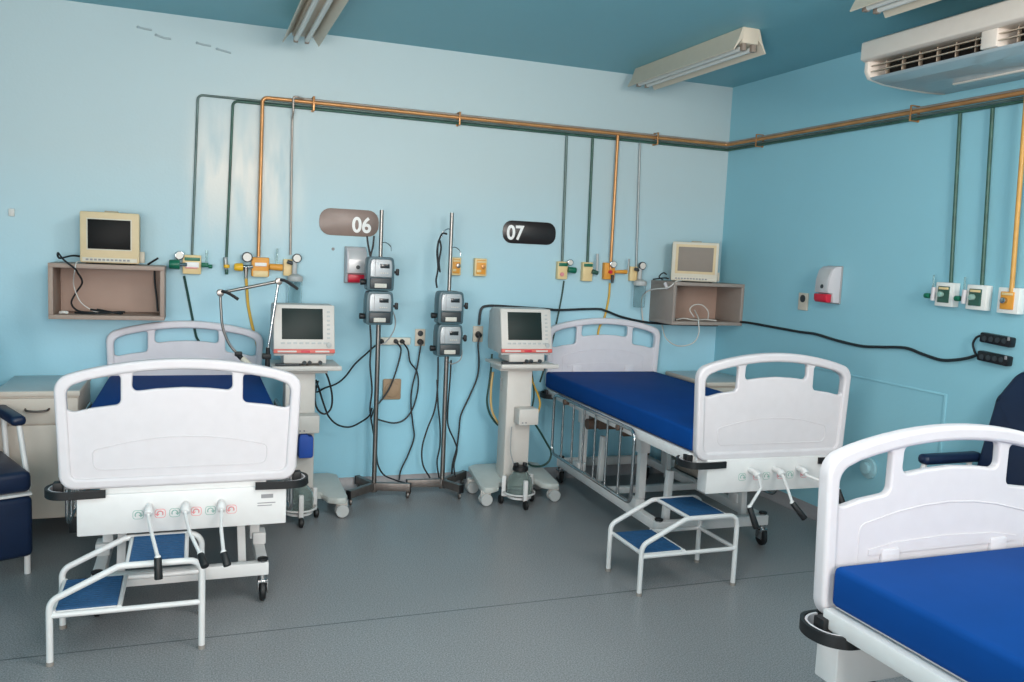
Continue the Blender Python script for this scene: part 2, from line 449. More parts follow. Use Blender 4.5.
ZB = 0.58   # underside of head and foot boards
def make_bed(L=2.015, k=.937, kh=.937, head_bumpers=True):
    t = thing('hospital_bed', '', 'bed')
    xs = lambda c: (c.x * k, c.y, c.z)
    # foot board
    fb = board_mb(); recess(fb, -0.013, .205); recess(fb, .013, .305)
    for s in (-1, 1): fb.box((s*.22, .016, .115), (.07, .014, .14), .006)
    fb.prism([(-.3, .17), (.3, .17), (.3, .185), (.2, .2), (0, .207), (-.2, .2), (-.3, .185)], .010, .0165, 'Y')
    fb.warp(lambda c: (c.x * k, c.y, c.z + ZB)); fb.build('footboard', M['white_plastic'], t)
    hb = board_mb(); recess(hb, -0.013, .305)
    for s in (-1, 1):
        hb.box((s*.22, -.016, .115), (.075, .014, .14), .006)
    hb.prism([(-.3, .17), (.3, .17), (.3, .185), (.2, .2), (0, .207), (-.2, .2), (-.3, .185)], -.017, -.01, 'Y')
    hb.warp(lambda c: (c.x * kh, c.y + L, c.z + ZB)); hb.build('headboard', M['head_plastic'], t)
    # deck frame: two long rails, cross members, slatted deck
    f = MB()
    for s in (-1, 1): f.box2((s*.424*k, .032, .595), (s*.470*k, L - .035, .648), .008)
    for y in (.03, .5, 1.0, 1.5, L - .055): f.box2((-.44*k, y - .02, .600), (.44*k, y + .02, .640), .004)
    f.box2((-.43*k, .04, .640), (.43*k, L - .045, .652), .004)
    for s in (-1, 1):   # brackets that carry the boards
        for y in (.03, L - .03): f.box2((s*.30 - .03, y - .014, .56), (s*.30 + .03, y + .014, .645), .004)
    f.build('bed_frame', M['white_metal'], t)
    # crank panel below the foot board
    p = MB()
    p.box2((-.415, -.03, .387), (.415, .055, .556), .006)
    p.box2((-.33, -.014, .553), (.33, .02, .592), .004)
    p.warp(lambda c: (c.x * k * .985 + .012, c.y, c.z)); cp = p.build('crank_panel', M['white_metal'], t)
    # round arrow labels and maker's plate
    for x in (-.128, .012, .152):
        for dx, mm in ((-.042, 'sticker_green'), (.042, 'sticker_red')):
            lb = MB().prism(hole([(x+dx-.021, .446), (x+dx+.021, .446), (x+dx+.021, .484), (x+dx-.021, .484)], .012), -.0308, -.030, 'Y').build('direction_label', M[mm], cp)
            w = MB().prism(hole([(x+dx-.0185, .4485), (x+dx+.0185, .4485), (x+dx+.0185, .4815), (x+dx-.0185, .4815)], .010), -.0311, -.0307, 'Y')
            w.build('label_ground', M['white_metal'], cp)
            s = 1 if dx > 0 else -1
            arc = [(x + dx + s * .011 * math.cos(q), -.0314, .465 + .011 * math.sin(q)) for q in [PI * (-.2 + 1.3 * n / 10) for n in range(11)]]
            e = arc[-1]
            MB().tube(arc, .0026, 5).prism([(e[0], e[2] - .008), (e[0] - s*.009, e[2] + .003), (e[0] + s*.009, e[2] + .003)], -.0322, -.0312, 'Y').build('arrow', M[mm], cp)
    g = MB()
    g.box2((.315, -.0308, .505), (.365, -.03, .522))
    for i, (x0, x1) in enumerate(((.30, .375), (.30, .36))): g.box2((x0, -.0305, .482 - i*.011), (x1, -.03, .486 - i*.011))
    g.build('maker_plate', M['label_grey'], cp)
    # corner bumpers
    for s in (-1, 1):
        for y0, d in ((0, 1), (L - .015, -1)) if head_bumpers else ((0, 1),):
            path = [(s*.29*k, -.036, .562), (s*.40*k, -.044, .562), (s*.475*k, -.036, .562), (s*.512*k, .02, .562), (s*.505*k, .085, .562), (s*.46*k, .125, .562), (s*.395*k, .128, .562)]
            path = [(x, y0 + d * y, z) for x, y, z in path]
            mb = MB().band(smooth(path, 6), .032, .011)
            bo = mb.build('corner_bumper', M['black'], t)
            inner = [(x - s*.011 if i > 1 else x, y0 + d * (y - y0) * 0 + (y + d*.009 if i < 3 else y - d*.006), z) for i, (x, y, z) in enumerate(path)]
            MB().band(smooth(inner, 6)[8:], .029, .007).build('bumper_liner', M['white_plastic'], bo)
            MB().box2((s*.452*k, y0 + d*.04 - .02, .553), (s*.488*k, y0 + d*.04 + .02, .60), .003).build('bumper_mount', M['black'], bo)
    # guard rails folded down at the sides
    for s in (-1, 1):
        x = s * (.497 * k + .006); ye = min(1.745, L - .22)
        g = MB()
        g.tube(fillet([(x, .55, .645), (x, ye, .645), (x, ye, .24), (x, .55, .24)], .05, 5, closed=True), .010, 10, closed=True)
        for q in range(1, 7):
            y = .55 + (ye - .55) * q / 7
            g.cyl((x, y, .24), (x, y, .645), .007, n=10)
        gr = g.build('guard_rail', M['chrome'], t)
        for y in (.75, ye - .2):
            MB().cyl((s*.480*k, y, .625), (x + s*.014, y, .625), .018, n=14, bev=.003).build('pivot_knob', M['motor'], gr)
    # under-deck screws of the section cranks
    m = MB()
    for x in (-.14, 0, .14):
        m.cyl((x, .04, .50), (x, 1.0, .50), .012, n=10)
    m.box2((-.10, 1.0, .47), (.10, 1.06, .60), .01)
    m.box2((-.36, 1.25, .50), (-.22, 1.42, .585), .012)
    m.cyl((-.36, 1.30, .53), (-.42, 1.30, .53), .035, n=14)
    m.box2((-.20, 1.22, .46), (-.14, 1.27, .60), .004)
    m.build('crank_spindle', M['motor'], t)
    # base: long beams, cross beams, posts
    b = MB()
    for s in (-1, 1): b.box2((s*.335 - .024, .07, .125), (s*.335 + .024, 1.54, .178), .005)
    for y in (.09, 1.52): b.box2((-.36, y - .022, .122), (.36, y + .022, .180), .005)
    b.box2((-.33, .78, .13), (.33, .82, .172), .004)
    for s in (-1, 1):
        for y in (.36, 1.20): b.box2((s*.335 - .03, y - .045, .178), (s*.335 + .03, y + .045, .235), .006)
    b.build('base_frame', M['white_metal'], t)
    for s in (-1, 1):
        for y in (.36, 1.20):
            q = MB().box2((s*.315 - .022, y - .022, .20), (s*.315 + .022, y + .022, .50), .004)
            q.box2((s*.315 - .032, y - .032, .47), (s*.315 + .032, y + .032, .605), .004)
            q.build('lift_post', M['white_metal'], t)
        for y in (.17, 1.05):
            lv = MB().box((s*.245, y, .29), (.035, .04, .30), .004, Matrix.Rotation(s * -.04, 3, 'Y'))
            lv.build('lift_lever', M['white_metal'], t)
        for y in (.09, 1.52):
            c = MB().cyl((s*.335, y, .09), (s*.335, y, .185), .020, n=14)
            c.box2((s*.335 - .022, y - .028, .04), (s*.335 - .017, y + .028, .10), .002).box2((s*.335 + .017, y - .028, .04), (s*.335 + .022, y + .028, .10), .002)
            c.box2((s*.335 - .022, y - .028, .088), (s*.335 + .022, y + .028, .1), .003)
            co = c.build('caster', M['chrome'], t)
            MB().lathe((s*.335 - .015, y, .047), [(0, 0), (.022, 0), (.04, .002), (.047, .008), (.047, .022), (.04, .028), (.022, .03), (0, .03)], 20, 'X').build('wheel', M['black'], co)
            MB().cyl((s*.335, y, .185), (s*.335, y, .196), .024, n=14, bev=.003).build('cap', M['black'], co)
    return t

def add_cranks(bed, arms):
    for x, elbow, g0, g1 in arms:
        c = MB()
        c.cyl((x, -.028, .499), (x, -.085, .497), .0145, n=14, bev=.003)
        c.cyl((x, -.078, .499), (x, -.10, .485), .017, n=14, bev=.003)
        c.tube(fillet([(x, -.075, .497), (x, -.11, .478), elbow, g0], [0, .02, .02, 0], 4), .0072, 10)
        c.ball(g0, .0115)
        co = c.build('crank', M['white_metal'], bed)
        MB().cyl(g0, g1, .0135, .0155, n=14, bev=.004).build('crank_grip', M['black'], co)

def raise_top(bed, dz, dy, dd=0.0, dp=0.0):
    """lift linkage: the deck sits higher and swings forward of the base"""
    for c in bed.children:
        s = c.name.split('.')[0]
        if s in ('base_frame', 'caster', 'lift_lever', 'lift_post'): c.location.y += dy
        elif s in ('bed_frame', 'guard_rail', 'crank_spindle'): c.location.z += dd
        elif s == 'crank_panel': c.location.z += dp
        else: c.location.z += dz
        if s == 'lift_post': c.location.z += dz * .5

def make_mattress(label, loc, rz, L, k):
    mb = MB().box2((-.432*k, .035, 0), (.432*k, L - .035, .112), .018, 3)
    o = mb.build('mattress', M['mattress']); o.location = loc; o.rotation_euler = (0, 0, rz)
    return tag(o, label, 'mattress', 'blue vinyl mattresses')

bed6 = make_bed(1.735, 1.0, .93, False)
bed6.location = (-.043, 3.726, 0)
bed7 = make_bed(); bed7.location = (2.705, 3.45, 0); bed7.rotation_euler = (0, 0, -.03)
bedr = dup(bed7, (2.04, 1.80, 0), PI)
tag(bed6, 'white crank bed at the left with its foot end facing the viewer', 'bed', 'white hospital beds')
tag(bed7, 'white crank bed near the room corner with a folded chrome guard rail hanging in view', 'bed', 'white hospital beds')
tag(bedr, 'white bed cropped at the lower right corner, seen along its mattress', 'bed', 'white hospital beds')
raise_top(bed6, 0, 0, .018, 0); raise_top(bed7, .06, .38, .021, .09); raise_top(bedr, .06, .38, .035, .07)
add_cranks(bed6, [(-.128, V(-.108, -.25, .45), V(-.082, -.385, .405), V(-.078, -.405, .325)),
                  (.012, V(.03, -.26, .45), V(.068, -.40, .41), V(.086, -.445, .375)),
                  (.152, V(.147, -.26, .45), V(.152, -.40, .41), V(.166, -.43, .365))])
add_cranks(bed7, [(-.128, V(-.18, -.20, .455), V(-.27, -.25, .385), V(-.245, -.28, .29)),
                  (.012, V(-.02, -.20, .43), V(-.05, -.27, .40), V(-.002, -.31, .33)),
                  (.152, V(.21, -.17, .46), V(.25, -.22, .435), V(.26, -.25, .37))])
for c in kids(bed7, 'crank'): c.location.z += .09
add_cranks(bedr, [(-.128, V(-.14, -.12, .42), V(-.13, -.06, .345), V(-.13, .03, .33)),
                  (.012, V(.0, -.12, .42), V(.0, -.06, .345), V(.0, .03, .33)),
                  (.152, V(.16, -.12, .42), V(.19, -.03, .33), V(.17, .09, .325))])
for c in kids(bedr, 'crank'): c.location.z += .07
make_mattress('blue mattress seen through the cut-outs of the left bed foot board', (-.043, 3.726, .672), 0, 1.735, .985)
make_mattress('blue mattress on the bed with the chrome guard rail', (2.705, 3.45, .675), -.018, 2.015, 1.0)
make_mattress('blue mattress filling the lower right corner of the view', (2.04, 1.80, .689), PI, 2.015, .975)

# ------------------------------------------------------------------ step stools
def make_stool():
    t = thing('step_stool', '', 'step stool')
    w, d = .53, .325; r = .0125
    f = MB()
    for y in (0, d):
        f.tube(fillet([(0, y, 0), (0, y, .245), (.235, y, .36), (w, y, .36), (w, y, 0)], [0, .05, .06, .05, 0], 6), r, 12)
        f.cyl((0, y, .19), (w, y, .19), r * .85, n=12)
    f.cyl((w, 0, .19), (w, d, .19), r * .8, n=12)
    for x in (.012, .235): f.cyl((x, 0, .198), (x, d, .198), r * .8, n=12)
    for x in (.262, w - .06): f.cyl((x, 0, .358), (x, d, .358), r * .8, n=12)
    f.build('frame', M['white_metal'], t)
    for (x0, x1, z) in ((.018, .228, .205), (.268, w - .066, .366)):
        m = MB().box2((x0 - .008, .0125, z - .012), (x1 + .008, d - .0125, z - .004), .003)
        tr = m.build('tread', M['white_metal'], t)
        q = MB().box2((x0, .016, z - .005), (x1, d - .016, z + .003), .002)
        for k in range(14):
            y = .03 + (d - .06) * k / 13
            q.cyl((x0 + .004, y, z + .003), (x1 - .004, y, z + .003), .003, n=6)
        q.build('rubber_mat', M['mat_blue'], tr)
    for x in (0, w):
        for y in (0, d): MB().cyl((x, y, -.001), (x, y, .014), .0145, n=12).build('foot_cap', M['foot_grey'], t)
    return t
st6 = make_stool(); st6.location = (-.497, 3.400, 0.001)
tag(st6, 'white two-step stool with blue treads at the foot of the left bed', 'step stool', 'two-step stools')
st7 = dup(st6, (1.998, 3.430, .001), 0, 'white two-step stool with blue treads beside the bed with the chrome guard rail')

# ------------------------------------------------------------------ ventilators
def make_vent():
    t = thing('ventilator', '', 'ventilator')
    b = MB()
    poly = [(-.255, .31), (-.27, .0), (-.255, -.055), (-.20, -.055), (-.15, -.02), (-.125, .045), (.125, .045), (.15, -.02), (.20, -.055), (.255, -.055), (.27, .0), (.255, .31), (.2, .34), (-.2, .34)]
    b.prism(poly, .085, .125, 'Z', .012, 2)
    b.warp(lambda c: (c.x, c.y, c.z + max(0, c.y) * .16 + (.02 if abs(c.x) < .12 else 0)))
    b.build('base', M['vent_base'], t)
    for s in (-1, 1):
        for y in (-.015, .27):
            c = MB().box2((s*.235 - .034, y - .008, .05), (s*.235 + .034, y + .008, .10), .006).box2((s*.235 - .03, y - .028, .075), (s*.235 + .03, y + .028, .10), .010)
            co = c.build('caster', M['vent'], t)
            w = MB()
            for dy in (.032, -.010): w.lathe((s*.235, y + dy, .040), [(0, 0), (.024, 0), (.026, .002), (.036, .002), (.040, .006), (.040, .015), (.036, .021), (0, .021)], 24, 'Y')
            w.build('wheel', M['vent_side'], co)
    c = MB()
    c.box2((-.098, .05, .11), (.075, .20, .86), .012)
    c.prism([(.18, .11), (.30, .15), (.2, .34)], -.07, .05, 'X', .008)
    c.build('column', M['vent'], t)
    tr = MB().box2((-.18, -.045, .885), (.21, .28, .903), .006)
    tr.box2((-.18, -.055, .880), (.21, -.037, .908), .006)
    tr.box2((-.16, .02, .855), (.14, .22, .886), .006)
    tr.build('tray', M['vent'], t)
    # tilted monitor
    Z0, Z1 = .962, 1.252
    tilt = lambda z: (z - Z0) * .22
    mo = MB().prism([(-.010, Z0), (.26, Z0 + .015), (.27, Z0 + .06), (.26, Z1 - .03), (.20, Z1), (.065, Z1), (-.010 + .03 * .22, Z0 + .03)], -.170, .170, 'X', .008)
    mon = mo.build('monitor_housing', M['vent_side'], t)
    rot = Matrix.Rotation(-math.atan(.22), 3, 'X')
    def face(x0, x1, f0, f1, th, m, name, bev=.002, off=0.0):
        zc = Z0 + (Z1 - Z0) * (f0 + f1) / 2; hh = (Z1 - Z0) * (f1 - f0) / math.cos(math.atan(.22))
        return MB().box(((x0 + x1) / 2, -.020 + tilt(zc) - off, zc), (x1 - x0, th, hh), bev, rot).build(name, m, mon)
    face(-.172, .172, .125, 1.0, .018, M['vent'], 'bezel', .008)
    face(-.126, .104, .33, .93, .004, M['screen'], 'screen', .001, .009)
    face(-.172, .172, .055, .135, .020, M['red'], 'red_band', .003)
    face(-.15, -.045, .078, .112, .002, M['vent'], 'band_text', .0005, .0105)
    face(.06, .14, .078, .112, .002, M['vent'], 'band_text', .0005, .0105)
    face(-.02, .03, .075, .115, .002, M['deep_red'], 'band_label', .0005, .0105)
    bt = MB()
    for k in range(8):
        zc = Z0 + (Z1 - Z0) * .255
        bt.box((-.12 + k * .034, -.0295 + tilt(zc), zc), (.022, .003, .011), .001, rot)
    bt.build('control_button', M['vent_side'], mon); bt = MB()
    for k in range(7):
        zc = Z0 + (Z1 - Z0) * (.36 + k * .085)
        bt.box((.136, -.0295 + tilt(zc), zc), (.018, .003, .010), .001, rot)
    zc = Z0 + (Z1 - Z0) * .22; MB().cyl((.138, -.04 + tilt(zc), zc), (.138, -.025 + tilt(zc), zc), .015, n=16, bev=.002).build('control_knob', M['vent_side'], mon)
    bt.build('control_button', M['vent_side'], mon)
    k = MB().box2((-.115, -.012, .918), (.125, .2, .968), .006); k.build('connector_block', M['vent'], t)
    for x in (.0, .03, .09): MB().cyl((x, -.03, .925), (x, .0, .925), .011, n=12).build('connector_port', M['pump_dark'], t)
    MB().box2((-.16, -.02, .906), (-.02, .02, .917), .004).build('cable_tray', M['pump_dark'], t)
    sb = MB().box2((-.045, -.05, .515), (.09, .055, .620), .008); so = sb.build('side_module', M['vent'], t)
    kb = MB()
    for x in (-.02, .003): kb.cyl((x, -.054, .533), (x, -.049, .533), .005, n=10)
    kb.build('module_knob', M['label_grey'], so)
    return t
v7 = make_vent(); v7.location = (1.975, 4.985, 0)
tag(v7, 'grey ventilator on a wheeled column between the second pump stand and the corner bed', 'ventilator', 'ventilators on wheeled columns')
v6 = dup(v7, (.590, 4.945, 0), 0, 'grey ventilator with a jointed support arm, standing right of the left bed')
# jointed tube-support arm, blue pouch on the left machine
arm = thing('support_arm', 'jointed chrome support arm with black levers clamped to the left ventilator tray', 'support arm', (.39, 4.94, .90))
a = MB(); y0 = 4.96
A0, A1, A2, A3 = V(.390, 4.94, 1.005), V(.442, 4.95, 1.385), V(.131, 4.95, 1.312), V(.17, 4.95, 1.12)
a.cyl(A0, A1, .008, n=12); a.build('arm_tube', M['chrome'], arm, True)
a = MB(); a.cyl(A1, A2, .009, n=12); a.build('arm_tube', M['steel'], arm, True)
a = MB(); a.tube(smooth([A2, V(.136, 4.95, 1.22), V(.146, 4.95, 1.12), V(.18, 4.95, 1.03), V(.222, 4.95, .975)]), .0075, 10); a.build('arm_tube', M['steel'], arm, True)
for (j, e) in ((A1, V(.545, 4.915, 1.345)), (A2, V(.225, 4.915, 1.28))):
    q = MB().cyl(j + V(0, -.03, 0), j + V(0, .025, 0), .020, n=16, bev=.004); jo = q.build('joint', M['steel'], arm, True)
    MB().tube(smooth([j + V(.005, -.032, .012), j + V(.04, -.035, .002), e]), .0085, 8).build('lever', M['black'], jo, True)
q = MB().cyl((.386, 4.94, .885), (.389, 4.94, 1.01), .015, .011, n=14); q.box2((.357, 4.915, .945), (.405, 4.965, .975), .006); q.build('clamp', M['black'], arm, True)
q = MB().cyl((.222, 4.95, .975), (.25, 4.945, .945), .014, n=12, bev=.003); q.box2((.21, 4.93, .96), (.25, 4.965, .985), .005); q.build('end_clip', M['black'], arm, True)
q = MB().cyl((.25, 4.945, .948), (.30, 4.93, .905), .018, .014, n=12, bev=.003); q.build('end_fitting', M['beige_light'], arm, True)
solo(MB().box2((.565, 4.91, .365), (.65, 4.985, .495), .014).prism([(.568, .45), (.645, .45), (.615, .508), (.575, .508)], 4.915, 4.98, 'Y', .004), 'blue_pouch', M['blue_box'],
     'small blue pouch hanging on the column of the left ventilator', 'pouch', at=(.60, 4.93, .385))

# ------------------------------------------------------------------ suction jar trolleys
def make_trolley():
    t = thing('suction_trolley', '', 'suction trolley')
    fr = MB()
    ang = [PI * 1.5, PI * .14, PI * .86]
    for q in ang:
        cx, cy = .105 * math.cos(q), .105 * math.sin(q)
        fr.box((cx * .86, cy * .86, .105), (.024, .024, .12), .004, Matrix.Rotation(q, 3, 'Z'))
        fr.cyl((cx * .86, cy * .86, .05), (0, 0, .052), .008, n=8)
    fr.tube([(.088 * math.cos(2*PI*k/24), .088 * math.sin(2*PI*k/24), .075) for k in range(24)], .005, 8, closed=True)
    fr.cyl((0, 0, .046), (0, 0, .058), .07, n=24)
    fr.build('frame', M['white_metal'], t)
    for q in ang:
        cx, cy = .105 * math.cos(q), .105 * math.sin(q)
        MB().lathe((cx - .012, cy, .026), [(0, 0), (.018, 0), (.026, .005), (.026, .019), (.018, .024), (0, .024)], 16, 'X').build('wheel', M['black'], t)
    MB().lathe((0, 0, .06), [(0, 0), (.066, 0), (.072, .008), (.074, .06), (.066, .10), (.045, .125), (.036, .135), (.036, .15), (.032, .15), (.032, .136), (.042, .122), (.062, .098), (.070, .06), (.068, .012), (.06, .005), (0, .005)], 28).build('jar', M['glass'], t)
    li = MB().lathe((0, 0, .205), [(0, .022), (.03, .022), (.044, .018), (.046, .0), (.04, -.006), (0, -.006)], 24)
    for s in (-1, 1): li.cyl((s*.024, 0, .224), (s*.028, 0, .245), .014, n=12, bev=.002)
    li.build('lid', M['black'], t)
    return t
tr7 = make_trolley(); tr7.location = (1.955, 4.935, 0)
tag(tr7, 'glass suction jar with black lid on wheels, under the ventilator beside the corner bed', 'suction jar', 'wheeled suction jars')
tr7.scale = (1.12, 1.12, 1.12)
tr6 = dup(tr7, (.572, 4.895, 0), 0, 'glass suction jar on wheels half hidden behind the left bed bumper')

# ------------------------------------------------------------------ wall shelves and bedside monitors
def shelf(name, x0, x1, y0, z0, z1, m, mi, label):
    t = thing(name, label, 'wall shelf', ((x0 + x1) / 2, D - .01, z0), 0, 'open box shelves on the wall')
    th = .024; y1 = D - .002
    s = MB().box2((x0, y0, z1 - th), (x1, y1, z1), .002); s.box2((x0, y0, z0), (x1, y1, z0 + th), .002)
    s.build('shelf_board', m, t, True)
    s = MB().box2((x0, y0, z0 + th), (x0 + th, y1, z1 - th), .002); s.build('side_panel', m, t, True)
    s = MB().box2((x1 - th, y0, z0 + th), (x1, y1, z1 - th), .002); s.build('side_panel', m, t, True)
    s = MB().box2((x0 + th, y1 - .012, z0 + th), (x1 - th, y1, z1 - th)); s.build('back_panel', mi, t, True)
    return t
shelf('wall_shelf', -.750, -.162, 5.21, 1.130, 1.437, M['taupe'], M['taupe_in'], 'taupe open box shelf on the wall above the left bed')
shelf('wall_shelf', 3.150, 3.740, 5.19, 1.150, 1.452, M['taupe_gray'], M['taupe_in'], 'taupe open box shelf in the corner of the room, above the corner bed')

def pmonitor(x0, x1, y0, z0, z1, scr, body, label, sx0, sx1, sz0, sz1, rz=0):
    t = thing('bedside_monitor', label, 'monitor', ((x0 + x1) / 2, y0 + .1, z0), rz, 'beige bedside monitors')
    b = MB().box2((x0 + .004, y0 + .02, z0 + .008), (x1 - .004, y0 + .19, z1 - .004), .012); b.build('housing', M['beige_dark'], t, True)
    f = MB().box2((x0, y0, z0 + .006), (x1, y0 + .03, z1), .008); fo = f.build('front_frame', body, t, True)
    MB().box2((sx0 - (.018 if rz else .006), y0 - .002, sz0 - (.018 if rz else .006)), (sx1 + (.018 if rz else .006), y0 + .002, sz1 + (.018 if rz else .006)), .001).build('screen_surround', M['beige'] if rz else M['beige_light'], fo, True)
    MB().box2((sx0, y0 - .0035, sz0), (sx1, y0 + .001, sz1), .001).build('screen', scr, fo, True)
    k = MB().box2((x0 + .012, y0 - .004, z0 + .012), (x1 - .012, y0 + .001, z0 + .036), .002); ko = k.build('control_strip', M['beige_light'], fo, True)
    q = MB()
    for i in range(11): q.box2((x0 + .03 + i * .021, y0 - .006, z0 + .019), (x0 + .044 + i * .021, y0 - .003, z0 + .029), .001)
    q.build('control_button', M['label_grey'], fo, True)
    h = MB().box2(((x0 + x1) / 2 - .03, y0 + .03, z1 - .006), ((x0 + x1) / 2 + .04, y0 + .09, z1 + .008), .004); h.build('carry_handle', M['beige_dark'], t, True)
    p = MB().box2((x1 - .006, y0 + .09, z0 + .012), (x1 + .022, y0 + .15, z0 + .075), .004); p.build('side_connector', M['beige_light'], t, True)
    for xx in (x0 + .04, x1 - .04):
        for yy in (y0 + .03, y0 + .16): MB().cyl((xx, yy, z0), (xx, yy, z0 + .012), .012, n=12).build('foot', M['black'], t, True)
    return t
pmonitor(-.600, -.296, 5.27, 1.438, 1.728, M['black_screen'], M['beige'], 'beige monitor with a black screen on the left wall shelf', -.560, -.342, 1.522, 1.686)
pmonitor(3.228, 3.556, 5.235, 1.453, 1.738, M['grey_screen'], M['beige_light'], 'beige monitor with a pale grey screen on the shelf in the room corner', 3.272, 3.518, 1.530, 1.702, -.5)

def cable(pts, r, m, name, label, cat='cable', group=None, n=6, seg=6):
    mb = MB().tube(smooth(pts, seg), r, n)
    return solo(mb, name, m, label, cat, group, at=pts[-1])
def cparts(name, label, m, paths, r, cat='cable', group=None):
    mb = MB()
    for p in paths: mb.tube(smooth(p), r, 6)
    return solo(mb, name, m, label, cat, group, at=paths[0][-1])

# cables on and in the shelves
cable([(-.585, 5.36, 1.47), (-.64, 5.33, 1.478), (-.70, 5.27, 1.463)] + [(-0.697, 5.195, 1.493), (-0.669, 5.195, 1.456), (-0.615, 5.195, 1.409)] + [(-.61, 5.26, 1.385), (-.595, 5.33, 1.33), (-.63, 5.36, 1.27), (-.655, 5.36, 1.21), (-.62, 5.33, 1.170), (-.55, 5.31, 1.161), (-.47, 5.32, 1.162), (-.40, 5.34, 1.166), (-.38, 5.36, 1.164)],
      .0055, M['cable'], 'monitor_cable', 'black lead looping from the left monitor down into the left shelf')
cparts('cable_bundle', 'tangle of black and white leads lying in the left shelf', M['cable'],
       [[(-.63, 5.30, 1.161), (-.56, 5.27, 1.160), (-.50, 5.26, 1.163), (-.40, 5.28, 1.170)], [(-.55, 5.29, 1.18), (-.47, 5.27, 1.172), (-.385, 5.30, 1.160)], [(-.52, 5.33, 1.178), (-.45, 5.30, 1.167), (-.39, 5.27, 1.161)]], .006)
cparts('white_lead', 'thin white lead hanging over the front of the left shelf', M['white_cable'],
       [[(-.60, 5.25, 1.45), (-.61, 5.203, 1.442), (-.617, 5.20, 1.40), (-.63, 5.26, 1.36), (-.635, 5.32, 1.30), (-.60, 5.30, 1.22), (-.54, 5.29, 1.175), (-.49, 5.28, 1.160)]], .003)
cable([(-.225, 5.45, 1.405), (-.222, 5.44, 1.33), (-.212, 5.43, 1.25), (-.205, 5.42, 1.165)], .006, M['cable'], 'black_lead', 'black lead hanging down the inside right of the left shelf')
cable([(-.76, 5.50, 1.41), (-.772, 5.49, 1.33), (-.765, 5.49, 1.24), (-.74, 5.505, 1.15)], .003, M['grey_cable'], 'thin_grey_lead', 'thin grey lead beside the left side of the left shelf')
solo(MB().cyl((-.255, 5.33, 1.443), (-.20, 5.30, 1.482), .006, n=8), 'pen_probe', M['black'], 'small black probe lying on top of the left shelf, right of the monitor', 'probe', at=(-.23, 5.31, 1.44))
solo(MB().tube(smooth([(-.70, 5.26, 1.163), (-.68, 5.25, 1.166), (-.66, 5.26, 1.163)]), .008, 8), 'lead_connector', M['white_cable'], 'white plug lying at the front left inside the left shelf', 'plug', at=(-.68, 5.25, 1.155))

cparts('white_lead', 'white lead coiled inside the corner shelf with a loop hanging below', M['white_cable'],
       [[(3.22, 5.24, 1.182), (3.30, 5.28, 1.190), (3.38, 5.25, 1.182), (3.47, 5.26, 1.186), (3.56, 5.25, 1.180)],
        [(3.40, 5.30, 1.20), (3.38, 5.33, 1.25), (3.42, 5.34, 1.285), (3.49, 5.34, 1.285), (3.53, 5.32, 1.24), (3.50, 5.27, 1.185)],
        [(3.40, 5.30, 1.25), (3.37, 5.20, 1.205), (3.36, 5.172, 1.16), (3.365, 5.17, 1.09), (3.34, 5.20, 1.02), (3.27, 5.28, .99), (3.24, 5.40, 1.03), (3.25, 5.49, 1.12)]], .0045)
cable([(3.23, 5.23, 1.462), (3.17, 5.20, 1.455), (3.12, 5.22, 1.41), (3.08, 5.38, 1.385), (3.06, 5.47, 1.33), (3.075, 5.49, 1.22), (3.10, 5.495, 1.12)], .005, M['white_cable'], 'white_lead', 'white lead hanging down beside the left side of the corner shelf')
solo(MB().cyl((3.125, 5.27, 1.44), (3.125, 5.24, 1.40), .014, .010, n=12, bev=.003), 'lead_connector', M['white_plastic'], 'white plug hanging at the upper left of the corner shelf', 'plug', at=(3.125, 5.25, 1.40))
cparts('black_lead', 'black leads behind the monitor on the corner shelf', M['cable'], [[(3.185, 5.36, 1.50), (3.15, 5.35, 1.51), (3.125, 5.36, 1.48), (3.16, 5.37, 1.460)], [(3.185, 5.33, 1.47), (3.14, 5.31, 1.475), (3.10, 5.40, 1.46)]], .005)

# ------------------------------------------------------------------ drip stands with infusion pumps
def stand(x, y, legs, top, label, pipes):
    t = thing('drip_stand', label, 'drip stand', (x, y, 0), 0, 'steel drip stands')
    MB().cyl((0, 0, .05), (0, 0, 1.30), .0155, n=16).build('pole', M['steel'], t)
    MB().cyl((0, 0, 1.28), (0, 0, top), .0125, n=14).build('upper_pole', M['steel'], t)
    MB().cyl((0, 0, .035), (0, 0, .095), .022, n=16, bev=.003).build('hub', M['leg_steel'], t)
    for (q, L) in legs:
        d = V(math.cos(q), math.sin(q), 0)
        lg = MB().box((d.x * L / 2, d.y * L / 2, .072), (L, .032, .05), .003, Matrix.Rotation(q, 3, 'Z'))
        lo = lg.build('leg', M['leg_steel'], t)
        MB().box((d.x * L, d.y * L, .070), (.008, .035, .055), .002, Matrix.Rotation(q, 3, 'Z')).build('end_cap', M['black'], lo)
        e = d * (L - .02)
        c = MB().cyl((e.x, e.y, .03), (e.x, e.y, .055), .007, n=8); c.lathe((e.x - .009, e.y, .022), [(0, 0), (.016, 0), (.022, .004), (.022, .014), (.016, .018), (0, .018)], 14, 'X'); c.build('caster', M['leg_steel'], lo)
    h = MB()
    for s in pipes:
        h.tube(smooth([(0, 0, s[1]), (s[0] * .03, -.01, s[1] + .002), (s[0] * .06, -.012, s[1] - .02), (s[0] * .065, -.012, s[1] - .05)]), .0035, 8)
    h.build('hook', M['chrome'], t)
    return t
stand(1.086, 5.285, [(-.30, .235), (PI * 1.22, .245), (PI * .62, .20)], 1.832, 'steel drip stand with two pumps under the sign numbered 06', [(1, 1.63)])
stand(1.540, 5.285, [(PI * .97, .235), (-1.12, .19), (.70, .27)], 1.842, 'steel drip stand with two pumps and a black cord on its hook', [(-1, 1.735), (1, 1.62)])

